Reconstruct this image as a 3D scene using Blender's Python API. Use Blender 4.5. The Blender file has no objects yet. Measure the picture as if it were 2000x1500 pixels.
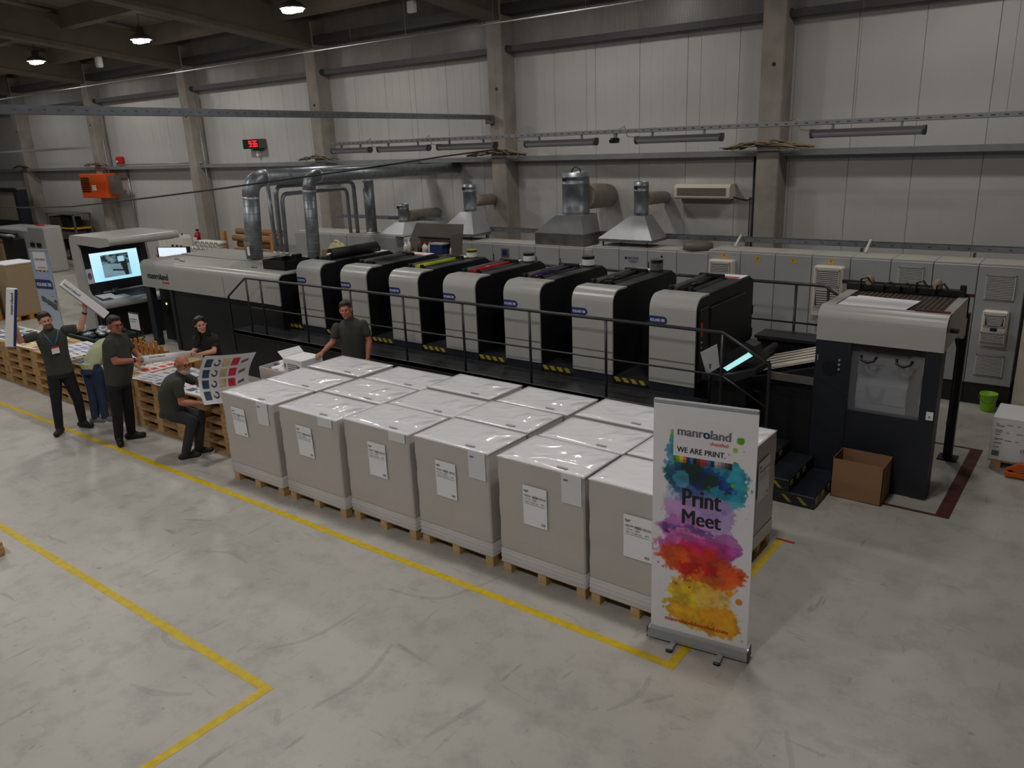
import bpy, bmesh, math, random
import numpy as np
from mathutils import Matrix, Vector
random.seed(7); RNG = np.random.default_rng(7)
S = bpy.context.scene
COL = S.collection

# ---------------------------------------------------------------- camera
def look(yaw, pitch, roll):
    fw = Vector((math.sin(yaw)*math.cos(pitch), math.cos(yaw)*math.cos(pitch), -math.sin(pitch)))
    ri = Vector((math.cos(yaw), -math.sin(yaw), 0)); dn = fw.cross(ri)
    r = math.cos(roll)*ri + math.sin(roll)*dn
    d = -math.sin(roll)*ri + math.cos(roll)*dn
    return Matrix((r, -d, -fw)).transposed()
cam_data = bpy.data.cameras.new('camera')
cam_data.sensor_fit = 'HORIZONTAL'; cam_data.sensor_width = 36.0
cam_data.lens = 1552.7/2000*36.0; cam_data.clip_end = 200
cam = bpy.data.objects.new('camera', cam_data); COL.objects.link(cam)
cam.matrix_world = Matrix.Translation((0, 0, 3.75)) @ look(-0.66430779, 0.2986069, 0.04157196).to_4x4()
S.camera = cam

# ---------------------------------------------------------------- world, exposure
W = bpy.data.worlds.new('world'); S.world = W; W.use_nodes = True
bgn = W.node_tree.nodes['Background']
bgn.inputs[0].default_value = (1.0, 0.96, 0.92, 1); bgn.inputs[1].default_value = 0.03
S.view_settings.view_transform = 'Standard'; S.view_settings.look = 'None'
S.view_settings.exposure = 0.0; S.view_settings.gamma = 1.0; S.view_settings.use_curve_mapping = False
S.cycles.use_denoising = True
LAMP_W = 46.0            # watts of each high-bay lamp
LAMP_COL = (1.0, 0.985, 0.965)

# ---------------------------------------------------------------- materials
def lin(c):
    c = c/255.0
    return c/12.92 if c <= 0.04045 else ((c+0.055)/1.055)**2.4
def rgb(r, g, b): return (lin(r), lin(g), lin(b), 1.0)
MATS = {}
def mat(name, col, rough=0.5, metal=0.0, var=0.0, vscale=6.0, coat=0.0, bump=0.0, bscale=40.0, emit=None, estr=0.0,
        spec=None, stretch=(1, 1, 1), trans=0.0, alpha=1.0, attr=None, ridged=False):
    if name in MATS: return MATS[name]
    m = bpy.data.materials.new(name); m.use_nodes = True
    nt = m.node_tree; p = nt.nodes['Principled BSDF']
    p.inputs['Base Color'].default_value = col if len(col) == 4 else (*col, 1)
    p.inputs['Roughness'].default_value = rough; p.inputs['Metallic'].default_value = metal
    if spec is not None: p.inputs['Specular IOR Level'].default_value = spec
    if coat: p.inputs['Coat Weight'].default_value = coat; p.inputs['Coat Roughness'].default_value = 0.12
    if trans: p.inputs['Transmission Weight'].default_value = trans
    if alpha < 1: p.inputs['Alpha'].default_value = alpha
    if emit: p.inputs['Emission Color'].default_value = (*emit[:3], 1); p.inputs['Emission Strength'].default_value = estr
    tc = nt.nodes.new('ShaderNodeTexCoord'); mp = nt.nodes.new('ShaderNodeMapping')
    mp.inputs['Scale'].default_value = stretch
    nt.links.new(tc.outputs['Object'], mp.inputs[0])
    if attr:
        a = nt.nodes.new('ShaderNodeAttribute'); a.attribute_name = attr
        nt.links.new(a.outputs['Color'], p.inputs['Base Color'])
        if estr: nt.links.new(a.outputs['Color'], p.inputs['Emission Color'])
    elif var:
        n = nt.nodes.new('ShaderNodeTexNoise'); n.inputs['Scale'].default_value = vscale; n.inputs['Detail'].default_value = 6
        nt.links.new(mp.outputs[0], n.inputs['Vector'])
        r = nt.nodes.new('ShaderNodeValToRGB')
        c = np.array(col[:3])
        r.color_ramp.elements[0].position = 0.3; r.color_ramp.elements[1].position = 0.7
        r.color_ramp.elements[0].color = (*(c*(1-var)), 1); r.color_ramp.elements[1].color = (*np.minimum(c*(1+var), 1), 1)
        nt.links.new(n.outputs['Fac'], r.inputs[0]); nt.links.new(r.outputs[0], p.inputs['Base Color'])
    if bump:
        n2 = nt.nodes.new('ShaderNodeTexNoise'); n2.inputs['Scale'].default_value = bscale; n2.inputs['Detail'].default_value = 4
        if ridged: n2.noise_type = 'RIDGED_MULTIFRACTAL'; n2.inputs['Distortion'].default_value = 1.2; n2.inputs['Detail'].default_value = 0.6
        nt.links.new(mp.outputs[0], n2.inputs['Vector'])
        b = nt.nodes.new('ShaderNodeBump'); b.inputs['Strength'].default_value = bump; b.inputs['Distance'].default_value = 0.035 if ridged else 0.02
        nt.links.new(n2.outputs['Fac'], b.inputs['Height'])
        nt.links.new(b.outputs[0], p.inputs['Coat Normal' if coat else 'Normal'])
    MATS[name] = m
    return m
mat('panel_white', rgb(190, 188, 185), 0.42, var=0.06, vscale=0.8)
mat('corrugated', rgb(150, 148, 144), 0.3, var=0.1, vscale=1.5)
mat('concrete', rgb(152, 145, 136), 0.85, var=0.16, vscale=2.5, bump=0.15, bscale=12)
mat('beam', rgb(112, 104, 92), 0.85, var=0.12, vscale=1.5)
mat('roof', rgb(122, 116, 106), 0.7, var=0.06, vscale=1)
mat('dark_steel', rgb(62, 62, 62), 0.55, var=0.1)
mat('girt', rgb(125, 127, 128), 0.5, var=0.1, vscale=5)
mat('galv', rgb(138, 143, 148), 0.42, metal=0.65, var=0.16, vscale=9)
mat('galv_bright', rgb(205, 207, 210), 0.36, metal=0.75, var=0.08, vscale=5)
mat('galv_dirty', rgb(120, 118, 116), 0.5, metal=0.6, var=0.3, vscale=4)
mat('duct_tan', rgb(150, 140, 126), 0.5, metal=0.35, var=0.1, vscale=5, bump=0.3, bscale=25)
mat('machine_light', rgb(172, 171, 167), 0.3, var=0.03, vscale=2)
mat('machine_dark', rgb(25, 27, 31), 0.5, var=0.12, vscale=3)
mat('machine_black', rgb(17, 18, 20), 0.5)
mat('machine_navy', rgb(27, 31, 39), 0.45, var=0.1, vscale=3)
mat('deck', rgb(44, 46, 50), 0.42, var=0.15, vscale=10)
mat('rail', rgb(34, 34, 37), 0.38)
mat('rubber', rgb(26, 26, 27), 0.6)
mat('roller_grey', rgb(84, 82, 80), 0.45)
mat('ink_lime', rgb(178, 190, 20), 0.25)
mat('ink_red', rgb(176, 26, 28), 0.25)
mat('ink_blue', rgb(44, 36, 78), 0.25)
mat('ink_black', rgb(24, 22, 22), 0.3)
mat('hazard_yellow', rgb(168, 148, 34), 0.6)
mat('paint_yellow', rgb(208, 178, 24), 0.5, var=0.14, vscale=14)
mat('paint_red', rgb(84, 42, 34), 0.7, var=0.4, vscale=9)
mat('red_tape', rgb(170, 30, 26), 0.5)
mat('badge_blue', rgb(24, 48, 104), 0.35)
mat('white', rgb(232, 232, 232), 0.5)
mat('paper', rgb(238, 238, 242), 0.6)
mat('ink_text', rgb(38, 38, 42), 0.6)
mat('grey_text', rgb(112, 114, 120), 0.6)
mat('navy_text', rgb(20, 44, 98), 0.6)
mat('red_text', rgb(200, 50, 40), 0.6)
mat('cabinet', rgb(170, 172, 172), 0.45, var=0.03, vscale=2)
mat('cabinet_top', rgb(178, 174, 166), 0.6, var=0.08, vscale=3)
mat('grille', rgb(205, 203, 198), 0.5)
mat('slot', rgb(60, 58, 56), 0.6)
mat('black', rgb(16, 16, 17), 0.45)
mat('plinth', rgb(40, 37, 35), 0.7)
mat('warn_yellow', rgb(226, 178, 20), 0.5)
mat('cream', rgb(206, 196, 182), 0.6)
mat('ac_white', rgb(220, 212, 198), 0.4)
mat('wood', rgb(196, 158, 108), 0.75, var=0.22, vscale=7, stretch=(1, 6, 6))
mat('wood_new', rgb(206, 172, 120), 0.75, var=0.12, vscale=8)
mat('wood_orange', rgb(190, 128, 62), 0.7, var=0.15, vscale=8)
mat('cardboard', rgb(142, 106, 76), 0.8, var=0.07, vscale=3)
mat('kraft', rgb(164, 144, 112), 0.85, var=0.12, vscale=5, stretch=(0.4, 0.4, 30))
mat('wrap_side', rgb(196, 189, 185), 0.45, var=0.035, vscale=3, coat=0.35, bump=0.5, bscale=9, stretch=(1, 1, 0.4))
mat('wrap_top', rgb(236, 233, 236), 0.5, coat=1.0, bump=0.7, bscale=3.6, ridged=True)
mat('film', rgb(216, 212, 214), 0.28, coat=0.7, bump=0.8, bscale=14, stretch=(0.35, 0.35, 6))
mat('label', rgb(246, 246, 250), 0.5)
mat('label2', rgb(226, 226, 230), 0.5)
mat('screen_bezel', rgb(26, 28, 33), 0.4)
mat('glow', rgb(150, 225, 225), 0.4, emit=(0.50, 0.95, 0.95), estr=0.7)
mat('monitor_glow', rgb(225, 235, 255), 0.4, emit=(0.75, 0.86, 1.0), estr=0.8)
mat('lamp_glow', (1, 1, 1), 0.4, emit=(1.0, 0.93, 0.84), estr=45.0)
mat('led_red', rgb(255, 30, 50), 0.4, emit=(1.0, 0.02, 0.04), estr=1.6)
mat('led_green', rgb(160, 255, 60), 0.4, emit=(0.6, 1.0, 0.15), estr=1.5)
mat('alu', rgb(190, 192, 196), 0.35, metal=0.6)
mat('alu_dull', rgb(168, 168, 172), 0.5)
mat('heater_orange', rgb(222, 84, 22), 0.45)
mat('alarm_red', rgb(196, 28, 30), 0.4)
mat('bucket', rgb(132, 190, 16), 0.4)
mat('cable', rgb(44, 42, 40), 0.6)
mat('cable_tan', rgb(150, 132, 104), 0.7)
mat('conduit', rgb(150, 152, 154), 0.4, metal=0.4)
mat('fluoro_body', rgb(64, 64, 67), 0.5)
mat('rail_grey', rgb(98, 101, 108), 0.45, metal=0.3, var=0.15, vscale=6)
mat('wire', rgb(110, 100, 84), 0.5)
mat('hood_lit', rgb(226, 228, 230), 0.4, metal=0.2)  # sheet metal of the small hood, lamp reflection put into the pale colour
mat('fluoro_glass', rgb(134, 135, 138), 0.25)
mat('dark_green', rgb(24, 52, 46), 0.45, var=0.2, vscale=5)
mat('foil', rgb(176, 180, 186), 0.3, metal=0.7, bump=0.6, bscale=20)
mat('blue_crate', rgb(36, 54, 110), 0.5)
mat('plastic_white', rgb(226, 224, 214), 0.4)
mat('plastic_yellowish', rgb(214, 206, 150), 0.4)
mat('glass', rgb(235, 240, 240), 0.05, trans=1.0)
mat('acrylic', (0.25, 0.26, 0.28, 1), 0.08, alpha=0.28)
mat('brown_tube', rgb(150, 110, 66), 0.75, var=0.12, vscale=5)
mat('shelf_dark', rgb(70, 58, 48), 0.7, var=0.3, vscale=6)
mat('grey_metal', rgb(104, 98, 92), 0.5, var=0.08, vscale=3)
mat('orange_jack', rgb(206, 96, 20), 0.45)
mat('skin', rgb(206, 152, 126), 0.55)
mat('skin_dark', rgb(176, 112, 86), 0.55)
mat('hair_dark', rgb(36, 28, 25), 0.6)
mat('hair_black', rgb(18, 15, 16), 0.45)
mat('hair_grey', rgb(96, 90, 84), 0.7)
mat('beard_grey', rgb(176, 164, 152), 0.8)
mat('polo', rgb(60, 61, 53), 0.85, var=0.08, vscale=9)
mat('polo_black', rgb(34, 33, 33), 0.85)
mat('trouser_black', rgb(24, 24, 28), 0.85)
mat('trouser_grey', rgb(50, 50, 54), 0.85, var=0.1, vscale=12)
mat('jeans', rgb(46, 62, 92), 0.85, var=0.12, vscale=12)
mat('shirt_pale', rgb(186, 190, 152), 0.8, var=0.06, vscale=9)
mat('shoe_black', rgb(22, 21, 21), 0.6)
mat('shoe_grey', rgb(110, 106, 104), 0.7)
mat('sole_white', rgb(214, 212, 206), 0.6)
mat('stubble', rgb(120, 78, 60), 0.8)
mat('lip', rgb(158, 82, 74), 0.5)
mat('eye', rgb(30, 24, 22), 0.3)
mat('lanyard', rgb(50, 120, 160), 0.6)
mat('print', (1, 1, 1), 0.55, attr='Col')
mat('print_gloss', (1, 1, 1), 0.4, attr='Col')
mat('print_screen', (0, 0, 0), 0.3, attr='Col', emit=(1, 1, 1), estr=1.15)

# ---------------------------------------------------------------- floor material (scuffed, sealed concrete)
def floor_material():
    m = bpy.data.materials.new('floor_concrete'); m.use_nodes = True
    nt = m.node_tree; N = nt.nodes; L = nt.links; p = N['Principled BSDF']
    tc = N.new('ShaderNodeTexCoord')
    def noise(scale, detail, stretch=(1, 1, 1), rot=0.0, rough=0.6):
        mp = N.new('ShaderNodeMapping'); mp.inputs['Scale'].default_value = stretch; mp.inputs['Rotation'].default_value = (0, 0, rot)
        L.new(tc.outputs['Object'], mp.inputs[0])
        n = N.new('ShaderNodeTexNoise'); n.inputs['Scale'].default_value = scale; n.inputs['Detail'].default_value = detail
        n.inputs['Roughness'].default_value = rough
        L.new(mp.outputs[0], n.inputs['Vector']); return n.outputs['Fac']
    def ramp(src, a, b, ca, cb):
        r = N.new('ShaderNodeValToRGB'); r.color_ramp.elements[0].position = a; r.color_ramp.elements[1].position = b
        r.color_ramp.elements[0].color = ca; r.color_ramp.elements[1].color = cb
        L.new(src, r.inputs[0]); return r.outputs[0]
    def mul(a, b, f=1.0):
        x = N.new('ShaderNodeMix'); x.data_type = 'RGBA'; x.blend_type = 'MULTIPLY'; x.inputs[0].default_value = f
        L.new(a, x.inputs[6]); L.new(b, x.inputs[7]); return x.outputs[2]
    g = lambda v: (v, v, v, 1)
    base = ramp(noise(0.45, 8), 0.3, 0.72, rgb(172, 168, 160), rgb(192, 188, 180))
    c = mul(base, ramp(noise(3.2, 9, rough=0.7), 0.34, 0.52, g(0.80), g(1.0)))
    c = mul(c, ramp(noise(2.6, 5, (3.2, 0.55, 1), 0.6), 0.30, 0.37, g(0.72), g(1.0)))
    c = mul(c, ramp(noise(3.0, 5, (0.5, 3.4, 1), 0.3), 0.29, 0.36, g(0.74), g(1.0)))
    c = mul(c, ramp(noise(11, 4), 0.27, 0.34, g(0.72), g(1.0)))
    c = mul(c, ramp(noise(26, 3), 0.25, 0.30, g(0.62), g(1.0)))
    L.new(c, p.inputs['Base Color'])
    rr = N.new('ShaderNodeMapRange'); rr.inputs['To Min'].default_value = 0.28; rr.inputs['To Max'].default_value = 0.5
    L.new(noise(1.3, 6), rr.inputs['Value']); L.new(rr.outputs[0], p.inputs['Roughness'])
    MATS['floor'] = m
floor_material()
mat('scuff', rgb(120, 114, 110), 0.45, alpha=0.10)

# ---------------------------------------------------------------- mesh helpers
class G:
    """collects shapes (world or local coordinates) and becomes ONE mesh object"""
    def __init__(s): s.v = []; s.f = []; s.m = []; s.sm = []
    def add(s, v, f, mi=0, smooth=False):
        o = len(s.v); s.v += [tuple(p) for p in v]; s.f += [tuple(i+o for i in q) for q in f]
        s.m += [mi]*len(f); s.sm += [smooth]*len(f); return s
    def box(s, x0, x1, y0, y1, z0, z1, mi=0, bev=0.0, M=None):
        if x0 > x1: x0, x1 = x1, x0
        if y0 > y1: y0, y1 = y1, y0
        if z0 > z1: z0, z1 = z1, z0
        if bev <= 0:
            v = [(x, y, z) for z in (z0, z1) for y in (y0, y1) for x in (x0, x1)]
            f = [(0, 2, 3, 1), (4, 5, 7, 6), (0, 1, 5, 4), (2, 6, 7, 3), (0, 4, 6, 2), (1, 3, 7, 5)]
        else:
            b = min(bev, (x1-x0)*.45, (y1-y0)*.45, (z1-z0)*.45)
            bm = bmesh.new(); bmesh.ops.create_cube(bm, size=1)
            for q in bm.verts:
                q.co = ((x0+x1)/2+q.co.x*(x1-x0), (y0+y1)/2+q.co.y*(y1-y0), (z0+z1)/2+q.co.z*(z1-z0))
            bmesh.ops.bevel(bm, geom=bm.edges[:], offset=b, segments=1, affect='EDGES')
            bm.verts.index_update(); v = [tuple(q.co) for q in bm.verts]; f = [tuple(q.index for q in fc.verts) for fc in bm.faces]; bm.free()
        if M is not None: v = [tuple(M @ Vector(q)) for q in v]
        return s.add(v, f, mi)
    def cyl(s, a, b, r0, r1=None, n=16, mi=0, caps=True, smooth=True):
        r1 = r0 if r1 is None else r1
        a = Vector(a); b = Vector(b); d = (b-a).normalized()
        u = d.orthogonal().normalized(); w = d.cross(u)
        v = []
        for c, r in ((a, r0), (b, r1)):
            v += [tuple(c+r*(math.cos(2*math.pi*i/n)*u+math.sin(2*math.pi*i/n)*w)) for i in range(n)]
        s.add(v, [(i, (i+1) % n, n+(i+1) % n, n+i) for i in range(n)], mi, smooth)
        if caps: s.add(v, [tuple(range(n-1, -1, -1)), tuple(range(n, 2*n))], mi)
        return s
    def tube(s, pts, r, n=8, mi=0, closed=False, caps=True):
        pts = [Vector(p) for p in pts]; k = len(pts); v = []
        up = None
        for i, p in enumerate(pts):
            t = (pts[min(i+1, k-1)]-pts[max(i-1, 0)]).normalized()
            if up is None: up = t.orthogonal().normalized()
            up = (up-t*up.dot(t))
            up = up.normalized() if up.length > 1e-6 else t.orthogonal().normalized()
            w = t.cross(up); ri = r[i] if isinstance(r, (list, tuple)) else r
            v += [tuple(p+ri*(math.cos(2*math.pi*j/n)*up+math.sin(2*math.pi*j/n)*w)) for j in range(n)]
        f = [(i*n+j, i*n+(j+1) % n, (i+1)*n+(j+1) % n, (i+1)*n+j) for i in range(k-1) for j in range(n)]
        s.add(v, f, mi, True)
        if caps: s.add(v, [tuple(range(n-1, -1, -1)), tuple(range((k-1)*n, k*n))], mi)
        return s
    def prism(s, prof, axis, a, b, mi=0, smooth=False):
        """prof: closed 2D outline in the two other axes (x,y / y,z / x,z order), extruded along axis a..b"""
        def P(p, t):
            return (t, p[0], p[1]) if axis == 'x' else (p[0], t, p[1]) if axis == 'y' else (p[0], p[1], t)
        n = len(prof); v = [P(p, a) for p in prof]+[P(p, b) for p in prof]
        s.add(v, [(i, (i+1) % n, n+(i+1) % n, n+i) for i in range(n)], mi, smooth)
        s.add(v, [tuple(range(n-1, -1, -1)), tuple(range(n, 2*n))], mi)
        return s
    def lathe(s, prof, c, n=20, mi=0, axis='z'):
        """prof: [(r,z)...] open outline turned about a vertical axis at c"""
        k = len(prof); v = []
        for r, z in prof: v += [(c[0]+r*math.cos(2*math.pi*i/n), c[1]+r*math.sin(2*math.pi*i/n), c[2]+z) for i in range(n)]
        return s.add(v, [(i*n+j, i*n+(j+1) % n, (i+1)*n+(j+1) % n, (i+1)*n+j) for i in range(k-1) for j in range(n)], mi, True)
    def ell(s, c, r, n=12, mi=0):
        m = n//2; v = []; 
        for i in range(m+1):
            t = math.pi*i/m
            v += [(c[0]+r[0]*math.sin(t)*math.cos(2*math.pi*j/n), c[1]+r[1]*math.sin(t)*math.sin(2*math.pi*j/n), c[2]+r[2]*math.cos(t)) for j in range(n)]
        return s.add(v, [(i*n+j, (i+1)*n+j, (i+1)*n+(j+1) % n, i*n+(j+1) % n) for i in range(m) for j in range(n)], mi, True)
    def quad(s, a, b, c, d, mi=0): return s.add([a, b, c, d], [(0, 1, 2, 3)], mi)
    def obj(s, name, mats, parent=None, fix=True):
        me = bpy.data.meshes.new(name); off = parent_base(parent)
        me.from_pydata([(p[0]-off[0], p[1]-off[1], p[2]-off[2]) for p in s.v], [], s.f)
        if isinstance(mats, str): mats = [mats]
        for q in mats: me.materials.append(MATS[q])
        me.polygons.foreach_set('material_index', s.m); me.polygons.foreach_set('use_smooth', s.sm)
        me.update()
        if fix:
            bm = bmesh.new(); bm.from_mesh(me); bmesh.ops.remove_doubles(bm, verts=bm.verts, dist=1e-5)
            bmesh.ops.recalc_face_normals(bm, faces=bm.faces); bm.to_mesh(me); bm.free()
        o = bpy.data.objects.new(name, me); COL.objects.link(o)
        if parent is not None: o.parent = parent
        return o
def parent_base(p):
    off = Vector((0, 0, 0))
    while p is not None: off += Vector(p.location); p = p.parent
    return off
def thing(name, label, cat, loc, group=None):
    o = bpy.data.objects.new(name, None); COL.objects.link(o); o.location = loc
    o.empty_display_size = 0.1
    return tag(o, label, cat, group)
def tag(o, label, cat, group=None):
    o['label'] = label; o['category'] = cat
    if group: o['group'] = group
    return o
def single(g, name, mats, label, cat, group=None, base=None):
    """a one-mesh thing with its origin at its base"""
    if base is None:
        a = np.array(g.v); base = ((a[:, 0].min()+a[:, 0].max())/2, (a[:, 1].min()+a[:, 1].max())/2, a[:, 2].min())
    g.v = [(p[0]-base[0], p[1]-base[1], p[2]-base[2]) for p in g.v]
    o = g.obj(name, mats); o.location = base
    return tag(o, label, cat, group)
def struct(o): o['kind'] = 'structure'; return o
def dup(root, loc, rz=0.0, label=None, scale=None, group=None):
    r = root.copy(); COL.objects.link(r); r.location = loc; r.rotation_euler = (0, 0, rz)
    if scale: r.scale = scale
    if label: r['label'] = label
    if group: r['group'] = group
    for ch in root.children:
        c = ch.copy(); COL.objects.link(c); c.parent = r
        for g in ch.children:
            d = g.copy(); COL.objects.link(d); d.parent = c
    return r
def remove_tree(o):
    for c in list(o.children): remove_tree(c)
    bpy.data.objects.remove(o)
def arc(cx, cz, r, a0, a1, n=8):
    return [(cx+r*math.cos(math.radians(a0+(a1-a0)*i/n)), cz+r*math.sin(math.radians(a0+(a1-a0)*i/n))) for i in range(n+1)]
TEXT_CACHE = {}
def text_geo(body):
    bold = 0.0
    k = (body, bold)
    if k in TEXT_CACHE: return TEXT_CACHE[k]
    cu = bpy.data.curves.new('t', 'FONT'); cu.body = body; cu.resolution_u = 3; cu.offset = bold
    o = bpy.data.objects.new('t', cu); COL.objects.link(o)
    bpy.context.view_layer.update()
    dg = bpy.context.evaluated_depsgraph_get(); me = bpy.data.meshes.new_from_object(o.evaluated_get(dg))
    v = np.array([q.co[:] for q in me.vertices]).reshape(-1, 3); f = [tuple(q.vertices) for q in me.polygons]
    bpy.data.objects.remove(o); bpy.data.curves.remove(cu); bpy.data.meshes.remove(me)
    lo = v.min(0); hi = v.max(0)
    TEXT_CACHE[k] = (v, f, lo, hi); return TEXT_CACHE[k]
def put_text(g, body, org, right, up, width=None, height=None, mi=0, bold=0.0, lift=0.0015):
    """flat lettering: org = lower left corner, right/up unit vectors, fitted to a width (or an ink height)"""
    v, f, lo, hi = text_geo(body); v = v-lo; w, h = hi[0]-lo[0], hi[1]-lo[1]
    sx = width/w if width else height/h
    sy = height/h if height else sx
    org, right, up = Vector(org), Vector(right), Vector(up); nrm = right.cross(up).normalized()
    for k in ((0,) if bold <= 0 else (-1, 0, 1)):
        g.add([tuple(org+right*(p[0]*sx+k*bold*sy)+up*(p[1]*sy)+nrm*(lift+.0002*k)) for p in v], f, mi)
    return sx*w, sy*h
def print_sheet(name, pos, nx, ny, color, material='print', parent=None, thick=0.0):
    """a printed surface: pos(u,v)->(x,y,z) arrays, color(u,v)->rgb arrays (sRGB 0..255); ink stored per vertex"""
    u, v = np.meshgrid(np.linspace(0, 1, nx+1), np.linspace(0, 1, ny+1)); u = u.ravel(); v = v.ravel()
    P = np.stack(pos(u, v), 1); off = np.array(parent_base(parent)); P = P-off
    i = np.arange(nx*ny); r = i//nx; c = i % nx; a = r*(nx+1)+c
    F = np.stack([a, a+1, a+nx+2, a+nx+1], 1)
    me = bpy.data.meshes.new(name)
    me.vertices.add(len(P)); me.vertices.foreach_set('co', P.ravel().astype(np.float32))
    me.loops.add(F.size); me.loops.foreach_set('vertex_index', F.ravel().astype(np.int32))
    me.polygons.add(len(F)); me.polygons.foreach_set('loop_start', np.arange(0, F.size, 4, dtype=np.int32))
    me.polygons.foreach_set('use_smooth', np.ones(len(F), bool))
    me.update(calc_edges=True)
    C = np.clip(np.stack(color(u, v), 1)/255.0, 0, 1); C = np.where(C <= 0.04045, C/12.92, ((C+0.055)/1.055)**2.4)
    at = me.color_attributes.new('Col', 'FLOAT_COLOR', 'POINT')
    at.data.foreach_set('color', np.concatenate([C, np.ones((len(C), 1))], 1).ravel().astype(np.float32))
    me.materials.append(MATS[material])
    o = bpy.data.objects.new(name, me); COL.objects.link(o)
    if parent is not None: o.parent = parent
    return o
def vnoise(u, v, sx, sy, seed=0):
    """smooth value noise 0..1 on arrays"""
    rg = np.random.default_rng(seed); T = rg.random((64, 64))
    x = u*sx; y = v*sy; xi = np.floor(x).astype(int); yi = np.floor(y).astype(int); fx = x-xi; fy = y-yi
    fx = fx*fx*(3-2*fx); fy = fy*fy*(3-2*fy)
    g = lambda i, j: T[i % 64, j % 64]
    return (g(xi, yi)*(1-fx)+g(xi+1, yi)*fx)*(1-fy)+(g(xi, yi+1)*(1-fx)+g(xi+1, yi+1)*fx)*fy
def fnoise(u, v, s, seed=0, asp=1.0):
    return (vnoise(u, v, s, s*asp, seed)+.5*vnoise(u, v, 2*s, 2*s*asp, seed+1)+.25*vnoise(u, v, 4*s, 4*s*asp, seed+2)+.12*vnoise(u, v, 9*s, 9*s*asp, seed+3))/1.87
# ================================================================ STRUCTURE
YW = 14.6                                   # inner face of the long wall
fl = struct(G().box(-48, 9, -7, YW+0.2, -0.2, 0).obj('floor', 'floor'))
def line(x0, x1, y0, y1, m='paint_yellow', name='floor_line', z=0.0015):
    return G().box(x0, x1, y0, y1, 0, z).obj(name, m, fl)
line(-34, -2.178, 4.545, 4.62); line(-2.252, -2.178, 4.62, 6.86)
line(-2.26, -2.08, 6.86, 6.90, 'red_tape', 'tape_end')
line(-34, -4.457, 2.663, 2.738); line(-4.532, -4.457, -7, 2.663)
line(-2.2, -1.0, 8.165, 8.215, 'paint_red', 'frame_line'); line(-1.13, -1.0, 8.215, 10.24, 'paint_red', 'frame_line')
line(-2.2, -1.0, 10.24, 10.29, 'paint_red', 'frame_line')
# curved rubber scuffs on the floor, each a thin smear of its own
def scuff(pts, w):
    P = []
    q = [pts[0]]+list(pts)+[pts[-1]]
    for i in range(1, len(q)-2):
        for k in range(7):
            t = k/7; a, b, c, d = (np.array(q[i-1+j]) for j in range(4))
            P.append(tuple(.5*((2*b)+(c-a)*t+(2*a-5*b+4*c-d)*t*t+(3*b-a-3*c+d)*t**3)))
    P.append(pts[-1]); n = len(P); v = []
    for i, p in enumerate(P):
        a = P[max(i-1, 0)]; b = P[min(i+1, n-1)]; d = Vector((b[0]-a[0], b[1]-a[1])).normalized()
        ww = w*(0.35+0.65*math.sin(math.pi*(i+.3)/(n+.3)))*random.uniform(.8, 1.15)/2
        v += [(p[0]-d.y*ww, p[1]+d.x*ww, 0.0009), (p[0]+d.y*ww, p[1]-d.x*ww, 0.0009)]
    G().add(v, [(2*i, 2*i+1, 2*i+3, 2*i+2) for i in range(n-1)]).obj('scuff_mark', 'scuff', fl, fix=False)
for pts, w in (([(-5.9, 2.75), (-5.75, 2.62), (-5.55, 2.6), (-5.35, 2.68)], .06), ([(-4.75, 4.15), (-4.25, 4.3), (-4.02, 4.9)], .05),
               ([(-4.9, 3.0), (-4.72, 3.3), (-4.7, 3.75)], .045), ([(-4.05, 2.75), (-4.0, 3.2), (-4.12, 3.6)], .05),
               ([(-3.2, 3.0), (-3.1, 3.5)], .05), ([(-2.35, 3.9), (-2.25, 4.15), (-2.28, 4.4)], .05), ([(-2.2, 4.1), (-2.05, 4.3)], .04),
               ([(-1.5, 2.9), (-1.2, 3.3), (-1.1, 3.9), (-1.3, 4.4)], .05), ([(-0.9, 3.4), (-0.8, 4.1)], .04),
               ([(-5.4, 2.15), (-5.15, 2.2), (-4.9, 2.35)], .06), ([(-4.25, 2.62), (-4.12, 2.5)], .05), 
               ([(-6.8, 3.6), (-6.5, 3.75), (-6.2, 3.72)], .05), ([(-3.4, 1.9), (-2.9, 2.1), (-2.4, 2.6)], .05), ([(-7.6, 3.9), (-7.3, 4.05)], .05)):
    scuff(pts, w)

# ---- long wall of 1 m wide sandwich panels
wb = struct(G().box(-46, 8, YW+0.012, YW+0.2, 0, 7.6).obj('wall_back', 'girt'))
pg = G().box(-0.497, 0.497, -0.004, 0.012, 0.0, 5.55, bev=0.004)
for off in (-0.25, 0.0, 0.25): pg.box(off-0.0035, off+0.0035, -0.0055, -0.003, 0.0, 5.55)
p0 = pg.obj('panel', 'panel_white', wb); p0.location = (-45.48, YW, 0)
for i in range(1, 53):
    c = p0.copy(); COL.objects.link(c); c.parent = wb; c.location = (-45.48+i, YW, 0)
cg = G(); n = 40; prof = []
for i in range(n):
    x = -0.5+i/n; prof += [(x, -0.004), (x+0.3/n, -0.004), (x+0.5/n, -0.016), (x+0.8/n, -0.016)]
prof = prof+[(0.5, 0.012), (-0.5, 0.012)]
cg.prism(prof, 'z', 5.56, 7.5)
c0 = cg.obj('corrugated_panel', 'corrugated', wb); c0.location = (-45.48, YW, 0)
for i in range(1, 53):
    c = c0.copy(); COL.objects.link(c); c.parent = wb; c.location = (-45.48+i, YW, 0)

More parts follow.
